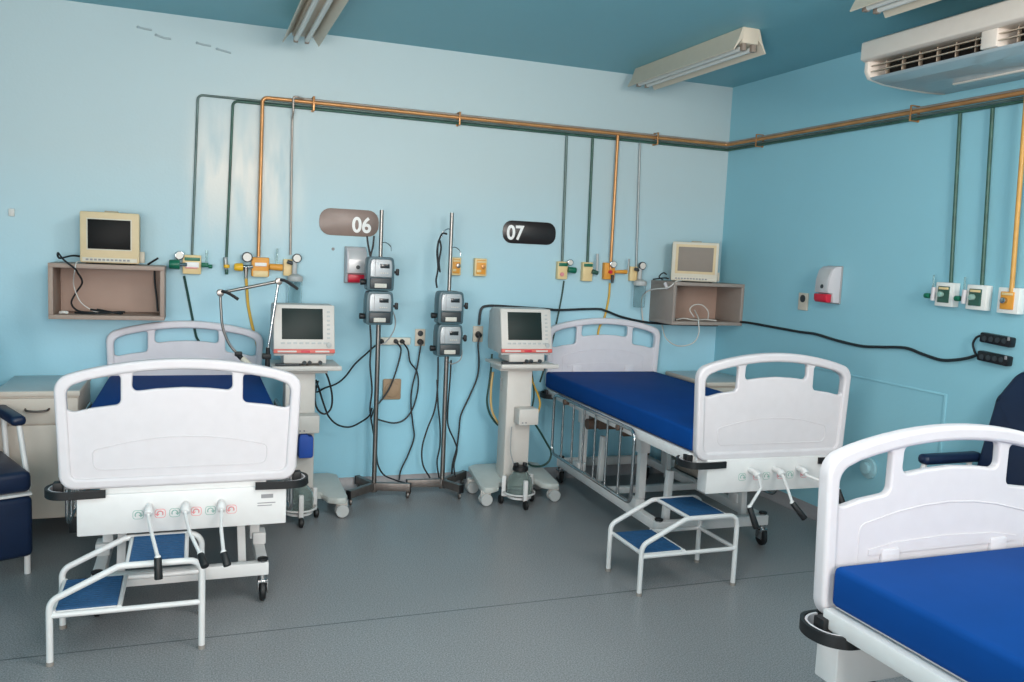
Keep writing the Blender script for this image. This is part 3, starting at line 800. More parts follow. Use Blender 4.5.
def make_pump():
    t = thing('infusion_pump', '', 'infusion pump')
    P = hole([(-.082, 0), (.082, 0), (.084, .15), (.076, .206), (-.076, .206), (-.084, .15)], [.016, .016, 0, .022, .022, 0])
    MB().prism(P, -.03, .075, 'Y', .004).build('housing', M['pump_case'], t)
    P2 = hole([(-.066, .083), (.066, .083), (.068, .15), (.062, .192), (-.062, .192), (-.068, .15)], [.006, .006, 0, .014, .014, 0])
    fo = MB().prism(P2, -.042, -.028, 'Y', .005).build('front_panel', M['pump_face'], t)
    MB().box2((-.008, -.0435, .138), (.050, -.041, .164), .001).build('display', M['lcd'], fo)
    b = MB()
    for k in range(4): b.box2((-.005 + k * .013, -.044, .105), (.004 + k * .013, -.041, .112), .001)
    b.build('key', M['pump_label'], fo)
    MB().box2((-.04, -.0428, .09), (-.037, -.0415, .19), .0005).build('panel_line', M['label_grey'], fo)
    d = MB().box2((-.066, -.040, .012), (.066, -.028, .078), .005); do = d.build('door', M['pump_dark'], t)
    MB().box2((-.04, -.0455, .018), (.035, -.039, .045), .003).build('door_label', M['pump_label'], do)
    k = MB().cyl((-.084, .01, .05), (-.118, .01, .05), .017, .019, n=14, bev=.003); k.build('pole_knob', M['black'], t)
    k = MB().cyl((.084, .0, .115), (.100, .0, .115), .008, n=10).box2((.098, -.012, .095), (.118, .012, .137), .006); k.build('clamp_lever', M['black'], t)
    k = MB().box2((-.03, .07, .04), (.03, .105, .15), .006).lathe((.023, .113, 0), [(.0178, .05), (.024, .05), (.024, .14), (.0178, .14), (.0178, .05)], 18); k.build('pole_clamp', M['pump_case'], t)
    return t
p1 = make_pump(); p1.location = (1.063, 5.172, 1.337)
tag(p1, 'silver grey infusion pump, upper one of the two under the 06 sign', 'infusion pump', 'infusion pumps on the drip stands')
dup(p1, (1.063, 5.172, 1.127), 0, 'silver grey infusion pump, lower one of the two under the 06 sign')
dup(p1, (1.517, 5.172, 1.138), 0, 'silver grey infusion pump, upper one on the stand with the hanging cord')
dup(p1, (1.517, 5.172, .930), 0, 'silver grey infusion pump, lower one on the stand with the hanging cord')

cable([(1.488, 5.200, 1.704), (1.455, 5.200, 1.702), (1.432, 5.200, 1.632), (1.435, 5.200, 1.538), (1.451, 5.200, 1.463), (1.442, 5.200, 1.526), (1.452, 5.200, 1.615), (1.437, 5.200, 1.664), (1.427, 5.200, 1.588), (1.437, 5.200, 1.488), (1.427, 5.200, 1.412), (1.435, 5.200, 1.362)] , .006, M['cable'], 'hanging_cable', 'black cord looped on the hook of the right drip stand', 'power cord')
cparts('forked_cable', 'black forked cord hanging behind the upper pump below the 06 sign', M['cable'], [[(1.007, 5.330, 1.668), (1.014, 5.330, 1.619), (1.029, 5.330, 1.551), (1.036, 5.330, 1.507)], [(1.051, 5.330, 1.671), (1.046, 5.330, 1.608), (1.035, 5.330, 1.557), (1.030, 5.330, 1.507)]], .006, 'power cord')
for pth, lab in (([(1.159, 5.300, 1.235), (1.194, 5.300, 1.159), (1.190, 5.300, 1.082), (1.140, 5.300, 1.005), (1.083, 5.300, 0.979)], 'thin clear line curling below the pumps of the left drip stand'),
                 ([(1.631, 5.300, 1.021), (1.648, 5.300, 0.941), (1.636, 5.300, 0.888), (1.583, 5.300, 0.862), (1.562, 5.300, 0.875)], 'thin clear line curling below the pumps of the right drip stand')):
    cable(pth, .004, M['grey_cable'], 'infusion_line', lab, 'tube')

# ------------------------------------------------------------------ number plaques, dispensers, sockets
def plaque(x0, x1, z0, z1, m, txt, tx, tz, size, label):
    t = thing('number_sign', label, 'sign', ((x0 + x1) / 2, D, (z0 + z1) / 2), 0, 'bed number signs')
    P = hole([(x0, z0), (x1, z0), (x1, z1), (x0, z1)], (z1 - z0) * .42)
    MB().prism(P, D - .007, D - .001, 'Y', .001).build('plate', m, t, True)
    n = MB().add_mesh(text_mesh(txt, size, .001, .92, bold=.0035), Matrix.Translation((tx, D - .0085, tz))); n.build('numeral', M['sign_white'], t, True)
plaque(.735, 1.115, 1.665, 1.835, M['sign_brown'], '06', 1.004, 1.733, .135, 'taupe wall plaque numbered 06')
plaque(1.972, 2.366, 1.67, 1.825, M['sign_dark'], '07', 2.062, 1.738, .135, 'dark brown wall plaque numbered 07')

def make_dispenser():
    t = thing('soap_dispenser', '', 'soap dispenser')
    P = [(0, 0), (0, .225), (-.05, .222), (-.078, .20), (-.096, .14), (-.10, .060), (-.062, .055), (-.055, 0)]
    MB().prism(P, -.063, .063, 'X', .006).build('body', M['white_plastic'], t)
    MB().box2((-.068, -.012, -.008), (.068, -.0005, .228), .004).build('back_plate', M['grey_cable'], t)
    MB().prism([(-.066, 0), (-.066, .052), (-.108, .052), (-.106, .014), (-.095, .0)], -.056, .056, 'X', .005).build('push_lever', M['deep_red'], t)
    MB().prism([(-.0985, .068), (-.0945, .145), (-.0745, .205), (-.078, .207), (-.098, .146), (-.102, .068)], -.052, .052, 'X', .001).build('front_label', M['sil'], t)
    MB().cyl((.005, -.098, .098), (.005, -.1025, .0985), .013, n=16).build('viewing_window', M['pump_dark'], t)
    return t
d6 = make_dispenser(); d6.location = (.966, D, 1.370)
tag(d6, 'white soap dispenser with red lever on the wall below the 06 sign', 'soap dispenser', 'soap dispensers')
dup(d6, (R, 4.27, 1.385), -PI / 2, 'white soap dispenser with red lever on the right wall')

solo(MB().box2((1.125, D - .035, .965), (1.345, D + .001, 1.013), .005), 'power_strip', M['strip_white'], 'white multi-socket strip on the wall behind the drip stands', 'power strip', at=(1.235, D, .965))
def socket(x0, x1, z0, z1, label, wall='b', holes_at=None, m='plate'):
    c = ((x0 + x1) / 2, D, (z0 + z1) / 2) if wall == 'b' else (R, (x0 + x1) / 2, (z0 + z1) / 2)
    t = thing('wall_socket', label, 'wall socket', c, 0 if wall == 'b' else -PI / 2, 'sockets on the walls')
    w, h = abs(x1 - x0) / 2, (z1 - z0) / 2
    MB().box2((-w, -.012, -h), (w, -.0005, h), .004).build('face_plate', M[m], t)
    for zz in (holes_at or [0]):
        MB().cyl((0, -.016, zz), (0, -.011, zz), min(w, h) * .55, n=18, bev=.001).build('socket_insert', M['pump_dark'], t)
    return t
socket(1.38, 1.45, .955, 1.07, 'beige double socket at the right end of the white multi-socket strip', holes_at=[-.028, .028])
socket(1.785, 1.858, .985, 1.095, 'pale single socket left of the ventilator at the corner bed')
socket(4.495, 4.585, 1.315, 1.428, 'small cream switch plate on the right wall left of the soap dispenser', 'r', [.02])
solo(MB().box2((1.172, D - .018, .595), (1.295, D + .001, .735), .012).cyl((1.234, D - .028, .663), (1.234, D - .015, .663), .05, n=28, bev=.005), 'cover_plate', M['plate_beige'], 'square brown cover plate low on the wall behind the left drip stand', 'cover plate', at=(1.235, D, .66))
tdc = thing('drain_outlet', 'round pale outlet cap low on the right wall behind the cropped bed', 'outlet cap', (R, 3.845, .435))
MB().cyl((R - .022, 3.845, .435), (R - .001, 3.845, .435), .062, n=28, bev=.006).build('flange', M['painted'], tdc, True)
MB().cyl((R - .05, 3.845, .435), (R - .02, 3.845, .435), .034, n=20, bev=.006).build('knob', M['painted'], tdc, True)
solo(MB().box2((R - .005, 3.37, .949), (R - .0005, 4.45, .961), .002).box2((R - .005, 3.352, .08), (R - .0005, 3.372, .961), .002), 'wall_conduit', W_RIGHT, 'painted-over conduit turning down the right wall above the cropped bed', 'conduit', at=(R, 3.4, .08))
# plugs in sockets
for (x, z, lab) in ((1.147, .99, 'black plug at the left end of the white multi-socket strip'), (1.243, .99, 'black plug third along the white multi-socket strip'), (1.285, .99, 'black plug nearest the right end of the white multi-socket strip')):
    solo(MB().cyl((x, D - .075, z), (x, D - .036, z), .012, .016, n=12, bev=.003), 'power_plug', M['black'], lab, 'plug', at=(x, D - .04, z))
solo(MB().cyl((1.413, D - .055, .985), (1.413, D - .017, .985), .017, .021, n=14, bev=.003), 'power_plug', M['black'], 'black plug in the beige double socket', 'plug', at=(1.413, D - .02, .985))
solo(MB().cyl((1.82, D - .055, 1.035), (1.82, D - .017, 1.035), .017, .022, n=14, bev=.003), 'power_plug', M['black'], 'black plug in the pale single socket', 'plug', at=(1.82, D - .02, 1.035))
def black_strip(yc, z, label):
    t = thing('power_strip', label, 'power strip', (R, yc, z), 0, 'black power strips on the right wall')
    s = MB().box((R - .024, yc, z), (.042, .175, .05), .008, Matrix.Rotation(.06, 3, 'X')); so = s.build('body', M['dark_strip'], t, True)
    q = MB()
    for k in range(4): q.cyl((R - .048, yc - .055 + k * .037, z), (R - .043, yc - .055 + k * .037, z), .013, n=14)
    q.build('outlet', M['pump_dark'], t, True)
    MB().box2((R - .05, yc - .085, z + .004), (R - .044, yc - .074, z + .022), .001).build('switch', M['label_grey'], t, True)
black_strip(3.07, 1.283, 'black power strip on the right wall, upper of the two')
black_strip(3.075, 1.190, 'black power strip on the right wall, lower of the two')

# ------------------------------------------------------------------ medical gas pipes
def pipe(pts, r, m, label, fil=.03, group='medical gas pipes'):
    return solo(MB().tube(fillet(pts, fil, 5), r, 10), 'gas_pipe', m, label, 'pipe', group, at=pts[0])
YE = 1.0
w1, w2, w3 = .016, .042, .068     # pipe layers off the wall
pipe([(-.018, D - w1, 1.50), (.010, D - w1, 2.4535), (R - w1, D - w1, 2.4535), (R - w1, YE, 2.456)], .007, M['grey_green_pipe'], 'dark green gas pipe dropping nearest the left wall shelf, then running along both walls')
pipe([(.180, D - w1, 1.50), (.208, D - w1, 2.4375), (R - w1, D - w1, 2.4375), (R - w1, YE, 2.4375)], .008, M['green_pipe'], 'green gas pipe second from the left, lowest of the run along both walls')
pipe([(.366, D - w2, 1.51), (.377, D - w2, 2.472), (R - w2, D - w2, 2.472), (R - w2, YE, 2.474)], .0115, M['copper'], 'copper orange gas pipe third from the left, running along both walls')
pipe([(.560, D - w1, 1.53), (.557, D - w1, 2.37), (.557, D - w3, 2.40), (.556, D - w3, 2.491), (.585, D - w3, 2.491), (.62, D - .025, 2.491), (R - .025, D - .025, 2.491), (R - .025, YE, 2.494)], .007, M['grey_brown'], 'thin brown grey gas pipe fourth from the left, topmost of the run along both walls', [0, .02, .02, .012, .01, .02, .03, 0])
pipe([(2.422, D - w1, 1.52), (2.408, D - w1, 2.428)], .009, M['grey_green_pipe'], 'grey green gas drop pipe right of the 07 sign, leftmost of four')
pipe([(2.618, D - w1, 1.52), (2.607, D - w1, 2.428)], .0095, M['green_pipe'], 'dark green gas drop pipe above the corner bed, second of four')
pipe([(2.790, D - w2, 1.52), (2.789, D - w2, 2.460)], .0115, M['copper'], 'copper orange gas drop pipe above the corner bed')
pipe([(3.012, D - w1, 1.53), (2.983, D - w1, 2.428)], .008, M['grey_pipe'], 'thin grey gas drop pipe above the corner bed, nearest the corner shelf')
pipe([(R - w1, 3.385, 1.52), (R - w1, 3.432, 2.428)], .0095, M['green_pipe'], 'green gas drop pipe on the right wall, nearer the room corner')
pipe([(R - w1, 3.195, 1.52), (R - w1, 3.238, 2.428)], .0095, M['green_pipe'], 'green gas drop pipe on the right wall, nearer the picture edge')
pipe([(R - w2, 3.005, 1.52), (R - w2, 3.035, 2.460)], .0115, M['yellow_pipe'], 'ochre gas drop pipe on the right wall at the picture edge')
for (p, dm, lab) in (((.68, D, 2.46), (.014, .06, .095), 'small bracket where the pipe run begins on the back wall'), ((1.62, D, 2.46), (.014, .06, .095), 'small bracket on the pipe run above the right drip stand'), ((3.10, D, 2.46), (.014, .06, .095), 'small bracket on the pipe run near the room corner')):
    solo(MB().box((p[0], D - .0035, 2.462), (.016, .006, .085), .002).box((p[0], D - .062, 2.465), (.012, .005, .085), .002).box((p[0], D - .033, 2.505), (.012, .062, .005), .001).box((p[0], D - .033, 2.424), (.012, .062, .005), .001), 'pipe_bracket', M['copper'], lab, 'bracket', 'brackets on the pipe run', at=(p[0], D, p[2] - .05))
for (y, lab) in ((5.1, 'small bracket on the right wall pipe run beside the corner'), (3.72, 'small bracket on the right wall pipe run below the air conditioner')):
    solo(MB().box((R - .0035, y, 2.462), (.006, .016, .085), .002).box((R - .062, y, 2.465), (.005, .012, .085), .002).box((R - .033, y, 2.506), (.062, .012, .005), .001).box((R - .033, y, 2.424), (.062, .012, .005), .001), 'pipe_bracket', M['copper'], lab, 'bracket', 'brackets on the pipe run', at=(R, y, 2.41))

# outlets
def gauge(mb_parent, c, r, axis='Y'):
    g = MB().cyl((c[0], c[1], c[2]), (c[0], c[1] - .022, c[2]), r, n=20, bev=.003)
    go = g.build('gauge', M['pump_dark'] if r > .028 else M['chrome'], mb_parent, True)
    MB().cyl((c[0], c[1] - .0215, c[2]), (c[0], c[1] - .0235, c[2]), r * .78, n=20).build('dial', M['gauge'], go, True)
    return go
def outlet(x, z, w, h, m, label, group='gas outlets on the walls'):
    t = thing('gas_outlet', label, 'gas outlet', (x, D, z), 0, group)
    MB().box2((x - w/2, D - .045, z - h/2), (x + w/2, D - .001, z + h/2), .006).build('body', m, t, True)
    return t
# left group
o = outlet(-.018, 1.447, .105, .115, M['outlet_cream'], 'cream and green oxygen outlet with regulator right of the left shelf')
MB().box2((-.06, D - .052, 1.47), (.028, D - .043, 1.49), .003).build('green_band', M['outlet_green'], o, True)
MB().box2((-.055, D - .056, 1.43), (.022, D - .043, 1.462), .003).build('label', M['sign_white'], o, True)
MB().box2((-.055, D - .058, 1.424), (.015, D - .044, 1.432), .002).build('red_stripe', M['sticker_red'], o, True)
q = MB().cyl((-.145, D - .075, 1.446), (-.085, D - .075, 1.446), .027, .030, n=18, bev=.006); q.build('regulator_knob', M['outlet_green'], o, True)
MB().cyl((-.09, D - .075, 1.446), (-.05, D - .055, 1.446), .012, n=12).build('valve_stem', M['chrome'], o, True)
gauge(o, (-.088, D - .055, 1.500), .027)
q = MB().cyl((.035, D - .055, 1.448), (.075, D - .055, 1.448), .014, n=14, bev=.003); q.build('side_valve', M['outlet_green'], o, True)
q = MB().cyl((.062, D - .055, 1.44), (.066, D - .055, 1.535), .007, n=10); q.build('flow_tube', M['glass'], o, True)
MB().cyl((.075, D - .055, 1.44), (.098, D - .055, 1.44), .012, n=12, bev=.003).build('flow_knob', M['outlet_green'], o, True)

o = thing('gas_outlet', 'slim green valve ending the second pipe drop above the left bed', 'gas outlet', (.18, D, 1.42), 0, 'gas outlets on the walls')
MB().cyl((.172, D - .04, 1.50), (.178, D - .04, 1.425), .013, n=14, bev=.003).build('valve_body', M['grey_pipe'], o, True)
MB().cyl((.180, D - .05, 1.455), (.180, D - .05, 1.435), .018, n=14, bev=.003).build('valve_nut', M['outlet_yellow'], o, True)
MB().cyl((.180, D - .045, 1.425), (.180, D - .045, 1.395), .012, .009, n=12, bev=.002).build('nipple', M['green_pipe'], o, True)

o = outlet(.378, 1.447, .105, .118, M['outlet_orange'], 'orange compressed air outlet with yellow regulator knob above the left bed')
MB().box2((.345, D - .056, 1.452), (.415, D - .043, 1.474), .003).build('label', M['sign_white'], o, True)
MB().box2((.335, D - .05, 1.385), (.425, D - .002, 1.425), .006).build('lower_plate', M['outlet_cream'], o, True)
q = MB().cyl((.222, D - .075, 1.443), (.275, D - .075, 1.443), .022, .026, n=18, bev=.008); q.build('regulator_knob', M['outlet_yellow'], o, True)
MB().cyl((.27, D - .075, 1.445), (.33, D - .06, 1.447), .012, n=12).build('valve_stem', M['chrome'], o, True)
gauge(o, (.298, D - .060, 1.505), .032)
MB().cyl((.292, D - .075, 1.445), (.292, D - .075, 1.375), .012, .010, n=12).build('hose_tail', M['steel'], o, True)
q = MB().cyl((.43, D - .055, 1.452), (.51, D - .055, 1.448), .018, .022, n=16, bev=.004); q.build('side_valve', M['outlet_orange'], o, True)
MB().cyl((.472, D - .055, 1.46), (.476, D - .055, 1.565), .006, n=10).build('flow_tube', M['glass'], o, True)

def vac(x, z, label):
    o = thing('vacuum_outlet', label, 'gas outlet', (x, D, z), 0, 'gas outlets on the walls')
    MB().box2((x - .05, D - .035, z - .055), (x + .012, D - .001, z + .05), .006).build('body', M['outlet_cream'], o, True)
    gauge(o, (x + .028, D - .055, z + .058), .029)
    MB().cyl((x - .03, D - .06, z + .035), (x + .02, D - .06, z + .02), .012, n=12, bev=.003).build('valve', M['pump_dark'], o, True)
    q = MB().cyl((x + .015, D - .06, z + .04), (x + .015, D - .06, z - .05), .016, n=14, bev=.003).lathe((x + .02, D - .065, z - .085), [(0, 0), (.045, 0), (.05, .01), (.046, .03), (.02, .045), (0, .045)], 20)
    q.build('regulator', M['vent_side'], o, True)
    MB().lathe((x + .02, D - .065, z - .245), [(0, 0), (.036, 0), (.042, .006), (.044, .16), (.041, .16), (.039, .01), (.033, .004), (0, .004)], 24).build('jar', M['clear'], o, True)
    return o
vac(.567, 1.452, 'vacuum regulator with clear jar above the left ventilator')
# right group
o = outlet(2.418, 1.497, .075, .125, M['outlet_cream'], 'cream gas outlet with green knob below the leftmost drop right of the 07 sign')
MB().box2((2.385, D - .052, 1.527), (2.45, D - .043, 1.55), .003).build('green_band', M['outlet_green'], o, True)
MB().cyl((2.41, D - .056, 1.47), (2.41, D - .044, 1.47), .014, n=14).build('red_stripe', M['sticker_red'], o, True)
MB().cyl((2.45, D - .06, 1.505), (2.51, D - .06, 1.500), .020, .022, n=16, bev=.005).build('side_valve', M['outlet_green'], o, True)
gauge(o, (2.462, D - .05, 1.555), .022)
o = outlet(2.612, 1.495, .078, .135, M['outlet_cream'], 'cream gas outlet with upright flow tube, second above the corner bed')
MB().box2((2.578, D - .052, 1.53), (2.645, D - .043, 1.552), .003).build('green_band', M['outlet_green'], o, True)
MB().cyl((2.64, D - .055, 1.50), (2.685, D - .055, 1.488), .016, n=14, bev=.004).build('side_valve', M['green_pipe'], o, True)
MB().cyl((2.678, D - .055, 1.488), (2.674, D - .055, 1.625), .009, n=10).build('flow_tube', M['vent_side'], o, True)
o = outlet(2.785, 1.505, .085, .12, M['outlet_orange'], 'orange gas outlet with white gauge above the corner bed')
gauge(o, (2.80, D - .050, 1.555), .026)
MB().cyl((2.785, D - .065, 1.50), (2.785, D - .044, 1.50), .013, n=14).build('red_stripe', M['deep_red'], o, True)
MB().cyl((2.80, D - .06, 1.48), (2.802, D - .06, 1.42), .012, .009, n=12).build('hose_tail', M['pump_dark'], o, True)
MB().cyl((2.82, D - .055, 1.502), (2.915, D - .055, 1.505), .011, .016, n=14, bev=.003).build('side_valve', M['outlet_orange'], o, True)
MB().cyl((2.925, D - .055, 1.50), (2.928, D - .055, 1.60), .007, n=10).build('flow_tube', M['grey_pipe'], o, True)
vac(3.005, 1.495, 'vacuum regulator with clear jar left of the corner shelf')
# two unused outlets mid wall
for (x, w, lab) in ((1.637, .07, 'small orange outlet plate half behind the right drip stand'), (1.812, .085, 'small orange outlet plate alone below and left of the 07 sign')):
    o = outlet(x, 1.497, w, .120, M['outlet_cream'], lab)
    MB().box2((x - w/2 + .010, D - .052, 1.450), (x + w/2 - .010, D - .043, 1.545), .004).build('cover', M['outlet_orange'], o, True)
    MB().box2((x - w/2 + .012, D - .054, 1.528), (x + w/2 - .012, D - .050, 1.540), .001).build('label', M['outlet_cream'], o, True)
    MB().box2((x - w/2 + .012, D - .054, 1.464), (x + .0, D - .050, 1.480), .001).build('label', M['outlet_cream'], o, True)
    MB().cyl((x + .012, D - .064, 1.502), (x + .012, D - .050, 1.502), .016, n=14, bev=.003).build('valve', M['steel'] if x < 1.7 else M['copper'], o, True)
# right wall boxes
def rbox(y, z, m, label, tubes=True):
    t = thing('gas_outlet', label, 'gas outlet', (R, y, z), 0, 'white boxed gas outlets on the right wall')
    MB().box2((R - .045, y - .058, z - .063), (R - .001, y + .058, z + .063), .004).build('box', M['white_box'], t, True)
    MB().box2((R - .052, y - .034, z - .043), (R - .044, y + .038, z + .043), .003).build('face', m, t, True)
    MB().box2((R - .055, y - .030, z + .026), (R - .051, y + .03, z + .038), .001).build('label', M['outlet_cream'], t, True)
    MB().cyl((R - .072, y + .01, z), (R - .05, y + .01, z), .015, n=14, bev=.003).build('valve', M['chrome'] if not tubes else M['sticker_green'], t, True)
    if tubes:
        MB().cyl((R - .065, y + .055, z - .035), (R - .065, y + .052, z + .035), .011, n=10).build('flow_meter', M['white_plastic'], t, True)
        MB().cyl((R - .065, y + .055, z + .03), (R - .065, y + .058, z + .10), .005, n=8).build('flow_tube', M['glass'], t, True)
        MB().cyl((R - .065, y + .075, z - .012), (R - .065, y + .105, z - .012), .014, n=12, bev=.003).build('flow_knob', M['outlet_green'], t, True)
rbox(3.395, 1.487, M['green_pipe'], 'white boxed outlet with green face on the right wall, nearer the corner')
rbox(3.200, 1.484, M['green_pipe'], 'white boxed outlet with green face on the right wall, second from the corner')
rbox(3.018, 1.480, M['outlet_orange'], 'white boxed outlet with orange face at the picture edge', False)

# ------------------------------------------------------------------ hoses and cables
cable([(-0.062, 5.506, 1.376), (-0.039, 5.506, 1.256), (-0.016, 5.506, 1.134), (0.008, 5.506, 1.012)] + [(.03, 5.506, .95), (.05, 5.506, .70)], .0075, M['dkgreen_cable'], 'oxygen_hose', 'dark green hose hanging from the left oxygen outlet behind the bed', 'hose')
cable([(0.296, 5.505, 1.376), (0.302, 5.505, 1.302), (0.310, 5.505, 1.208), (0.335, 5.505, 1.084), (0.360, 5.505, 0.990), (0.373, 5.505, 0.914)] + [(.36, 5.505, .85)], .009, M['yellow_hose'], 'air_hose', 'yellow hose hanging from the orange outlet behind the left bed', 'hose')
cable([(2.446, 5.507, 1.423), (2.436, 5.507, 1.324), (2.419, 5.507, 1.210), (2.396, 5.507, 1.074)] + [(2.37, 5.507, .95), (2.3, 5.507, .70)], .006, M['dkgreen_cable'], 'oxygen_hose', 'thin dark green hose hanging from the first outlet right of the 07 sign', 'hose')
cable([(2.809, 5.506, 1.420), (2.807, 5.506, 1.319), (2.790, 5.506, 1.209), (2.770, 5.506, 1.136)] + [(2.74, 5.506, 1.08), (2.72, 5.506, .85)], .008, M['yellow_hose'], 'air_hose', 'yellow hose hanging behind the corner bed head board', 'hose')
cable([(1.821, 5.490, 1.104), (1.825, 5.490, 1.180), (1.838, 5.490, 1.221), (1.873, 5.490, 1.235), (1.967, 5.490, 1.237), (2.304, 5.490, 1.223), (2.419, 5.490, 1.218), (2.701, 5.490, 1.231), (2.781, 5.490, 1.218), (2.914, 5.490, 1.176), (3.106, 5.490, 1.142), (3.301, 5.490, 1.130), (3.579, 5.490, 1.126), (3.748, 5.490, 1.128)] + [(3.725, 5.196, 1.178), (3.725, 4.827, 1.177), (3.725, 4.536, 1.172), (3.725, 4.391, 1.174), (3.725, 4.206, 1.156), (3.725, 3.992, 1.144), (3.725, 3.835, 1.156), (3.725, 3.650, 1.173), (3.725, 3.529, 1.154), (3.725, 3.406, 1.138), (3.725, 3.312, 1.150), (3.725, 3.234, 1.171), (3.725, 3.183, 1.193)],
      .0085, M['cable'], 'wall_cable', 'long black cable running along the back and right walls to the black power strips')
cable([(3.705, 3.172, 1.195), (3.705, 3.186, 1.218), (3.705, 3.196, 1.248), (3.705, 3.182, 1.280), (3.705, 3.160, 1.293)], .006, M['cable'], 'short_cable', 'short black cable linking the two black power strips')
cable([(1.82, D - .055, 1.03)] + [(1.810, 5.460, 0.970), (1.822, 5.460, 0.853), (1.812, 5.460, 0.742), (1.767, 5.460, 0.625), (1.708, 5.460, 0.488), (1.698, 5.460, 0.384), (1.688, 5.460, 0.265), (1.664, 5.460, 0.162), (1.660, 5.460, 0.078), (1.683, 5.460, 0.034)], .006, M['cable'], 'power_cable', 'black cord dropping from the pale single socket to the floor', 'power cord')
cable([(1.413, D - .055, .98)] + [(1.405, 5.460, 0.935), (1.389, 5.460, 0.814), (1.359, 5.460, 0.679), (1.356, 5.460, 0.564), (1.374, 5.460, 0.428), (1.384, 5.460, 0.339), (1.347, 5.460, 0.224), (1.302, 5.460, 0.123), (1.291, 5.460, 0.055)], .0055, M['cable'], 'power_cable', 'black cord dropping from the beige double socket to the floor', 'power cord')
cable([(1.285, D - .075, .985)] + [(1.322, 5.455, 0.935), (1.339, 5.455, 0.855), (1.388, 5.455, 0.787), (1.399, 5.455, 0.679), (1.369, 5.455, 0.545), (1.311, 5.455, 0.465), (1.237, 5.455, 0.446), (1.149, 5.455, 0.469), (1.109, 5.455, 0.484)], .0055, M['cable'], 'power_cable', 'black cord from the white strip swinging left behind the left drip stand', 'power cord')
cable([(1.243, D - .075, .985)] + [(1.275, 5.455, 0.935), (1.252, 5.455, 0.815), (1.215, 5.455, 0.702), (1.171, 5.455, 0.623), (1.113, 5.455, 0.550), (1.089, 5.455, 0.484)], .0055, M['cable'], 'power_cable', 'black cord from the white strip crossing the brown cover plate', 'power cord')
cable([(1.147, D - .075, .985)] + [(1.091, 5.400, 0.967), (1.034, 5.400, 0.915), (0.965, 5.400, 0.850), (0.903, 5.400, 0.767), (0.847, 5.400, 0.722), (0.778, 5.400, 0.697), (0.723, 5.400, 0.672)] + [(.70, 5.15, .78)], .006, M['cable'], 'power_cable', 'black cord from the white strip to the left ventilator', 'power cord')
cable([(0.742, 5.300, 0.852), (0.781, 5.300, 0.777), (0.808, 5.300, 0.669), (0.804, 5.300, 0.586), (0.767, 5.300, 0.549), (0.724, 5.300, 0.575), (0.704, 5.300, 0.639), (0.702, 5.300, 0.752)], .006, M['cable'], 'looped_cable', 'black cord looped right of the left ventilator column', 'power cord')
cable([(0.710, 5.320, 0.762), (0.736, 5.320, 0.685), (0.763, 5.320, 0.602), (0.796, 5.320, 0.525), (0.853, 5.320, 0.472), (0.929, 5.320, 0.457), (0.998, 5.320, 0.487), (1.049, 5.320, 0.525), (1.067, 5.320, 0.577)] , .006, M['cable'], 'looped_cable', 'black cord sagging between the left ventilator and the left drip stand', 'power cord')
cable([(1.041, 5.330, 1.109), (1.051, 5.330, 0.982), (1.048, 5.330, 0.853), (1.065, 5.330, 0.692), (1.056, 5.330, 0.562), (1.079, 5.330, 0.431), (1.102, 5.330, 0.299), (1.118, 5.330, 0.199), (1.160, 5.330, 0.130), (1.233, 5.330, 0.093), (1.301, 5.330, 0.069)], .0055, M['cable'], 'pump_cable', 'black cord following the left drip stand down to its base', 'power cord')
cable([(1.503, 5.360, 0.901), (1.507, 5.360, 0.781), (1.505, 5.360, 0.647), (1.489, 5.360, 0.533), (1.445, 5.360, 0.413), (1.416, 5.360, 0.292), (1.426, 5.360, 0.177), (1.478, 5.360, 0.086)], .0055, M['cable'], 'pump_cable', 'black cord left of the right drip stand, bowing outward to the floor', 'power cord')
cable([(1.502, 5.360, 0.747), (1.515, 5.360, 0.579), (1.533, 5.360, 0.444), (1.538, 5.360, 0.308), (1.522, 5.360, 0.193), (1.540, 5.360, 0.083)], .0055, M['cable'], 'pump_cable', 'black cord close to the left of the right drip stand', 'power cord')
cable([(1.593, 5.360, 0.880), (1.591, 5.360, 0.746), (1.584, 5.360, 0.578), (1.589, 5.360, 0.442), (1.635, 5.360, 0.339), (1.658, 5.360, 0.269), (1.641, 5.360, 0.167), (1.652, 5.360, 0.084)], .0055, M['cable'], 'pump_cable', 'black cord close to the right of the right drip stand', 'power cord')
cable([(1.843, 5.260, 0.933), (1.841, 5.260, 0.840), (1.832, 5.260, 0.726), (1.822, 5.260, 0.625), (1.840, 5.260, 0.544), (1.885, 5.260, 0.475), (1.944, 5.260, 0.425), (1.981, 5.260, 0.411)], .007, M['dkgreen_cable'], 'vent_hose', 'dark green hose curving left of the corner ventilator column', 'hose')
cable([(1.849, 5.240, 0.816), (1.840, 5.240, 0.709), (1.845, 5.240, 0.595), (1.869, 5.240, 0.520), (1.922, 5.240, 0.451), (1.973, 5.240, 0.429)], .008, M['tan_hose'], 'vent_hose', 'tan hose curving left of the corner ventilator column', 'hose')
cable([(2.113, 5.220, 0.790), (2.138, 5.220, 0.722), (2.170, 5.220, 0.660), (2.188, 5.220, 0.598), (2.176, 5.220, 0.537)] , .007, M['yellow_hose'], 'vent_hose', 'yellow hose right of the corner ventilator column', 'hose')
cable([(2.127, 5.200, 0.494), (2.181, 5.200, 0.424), (2.237, 5.200, 0.339), (2.278, 5.200, 0.268), (2.266, 5.200, 0.206), (2.216, 5.200, 0.174), (2.150, 5.200, 0.177), (2.106, 5.200, 0.200)], .007, M['dkgreen_cable'], 'vent_hose', 'dark green hose looping low right of the corner ventilator', 'hose')
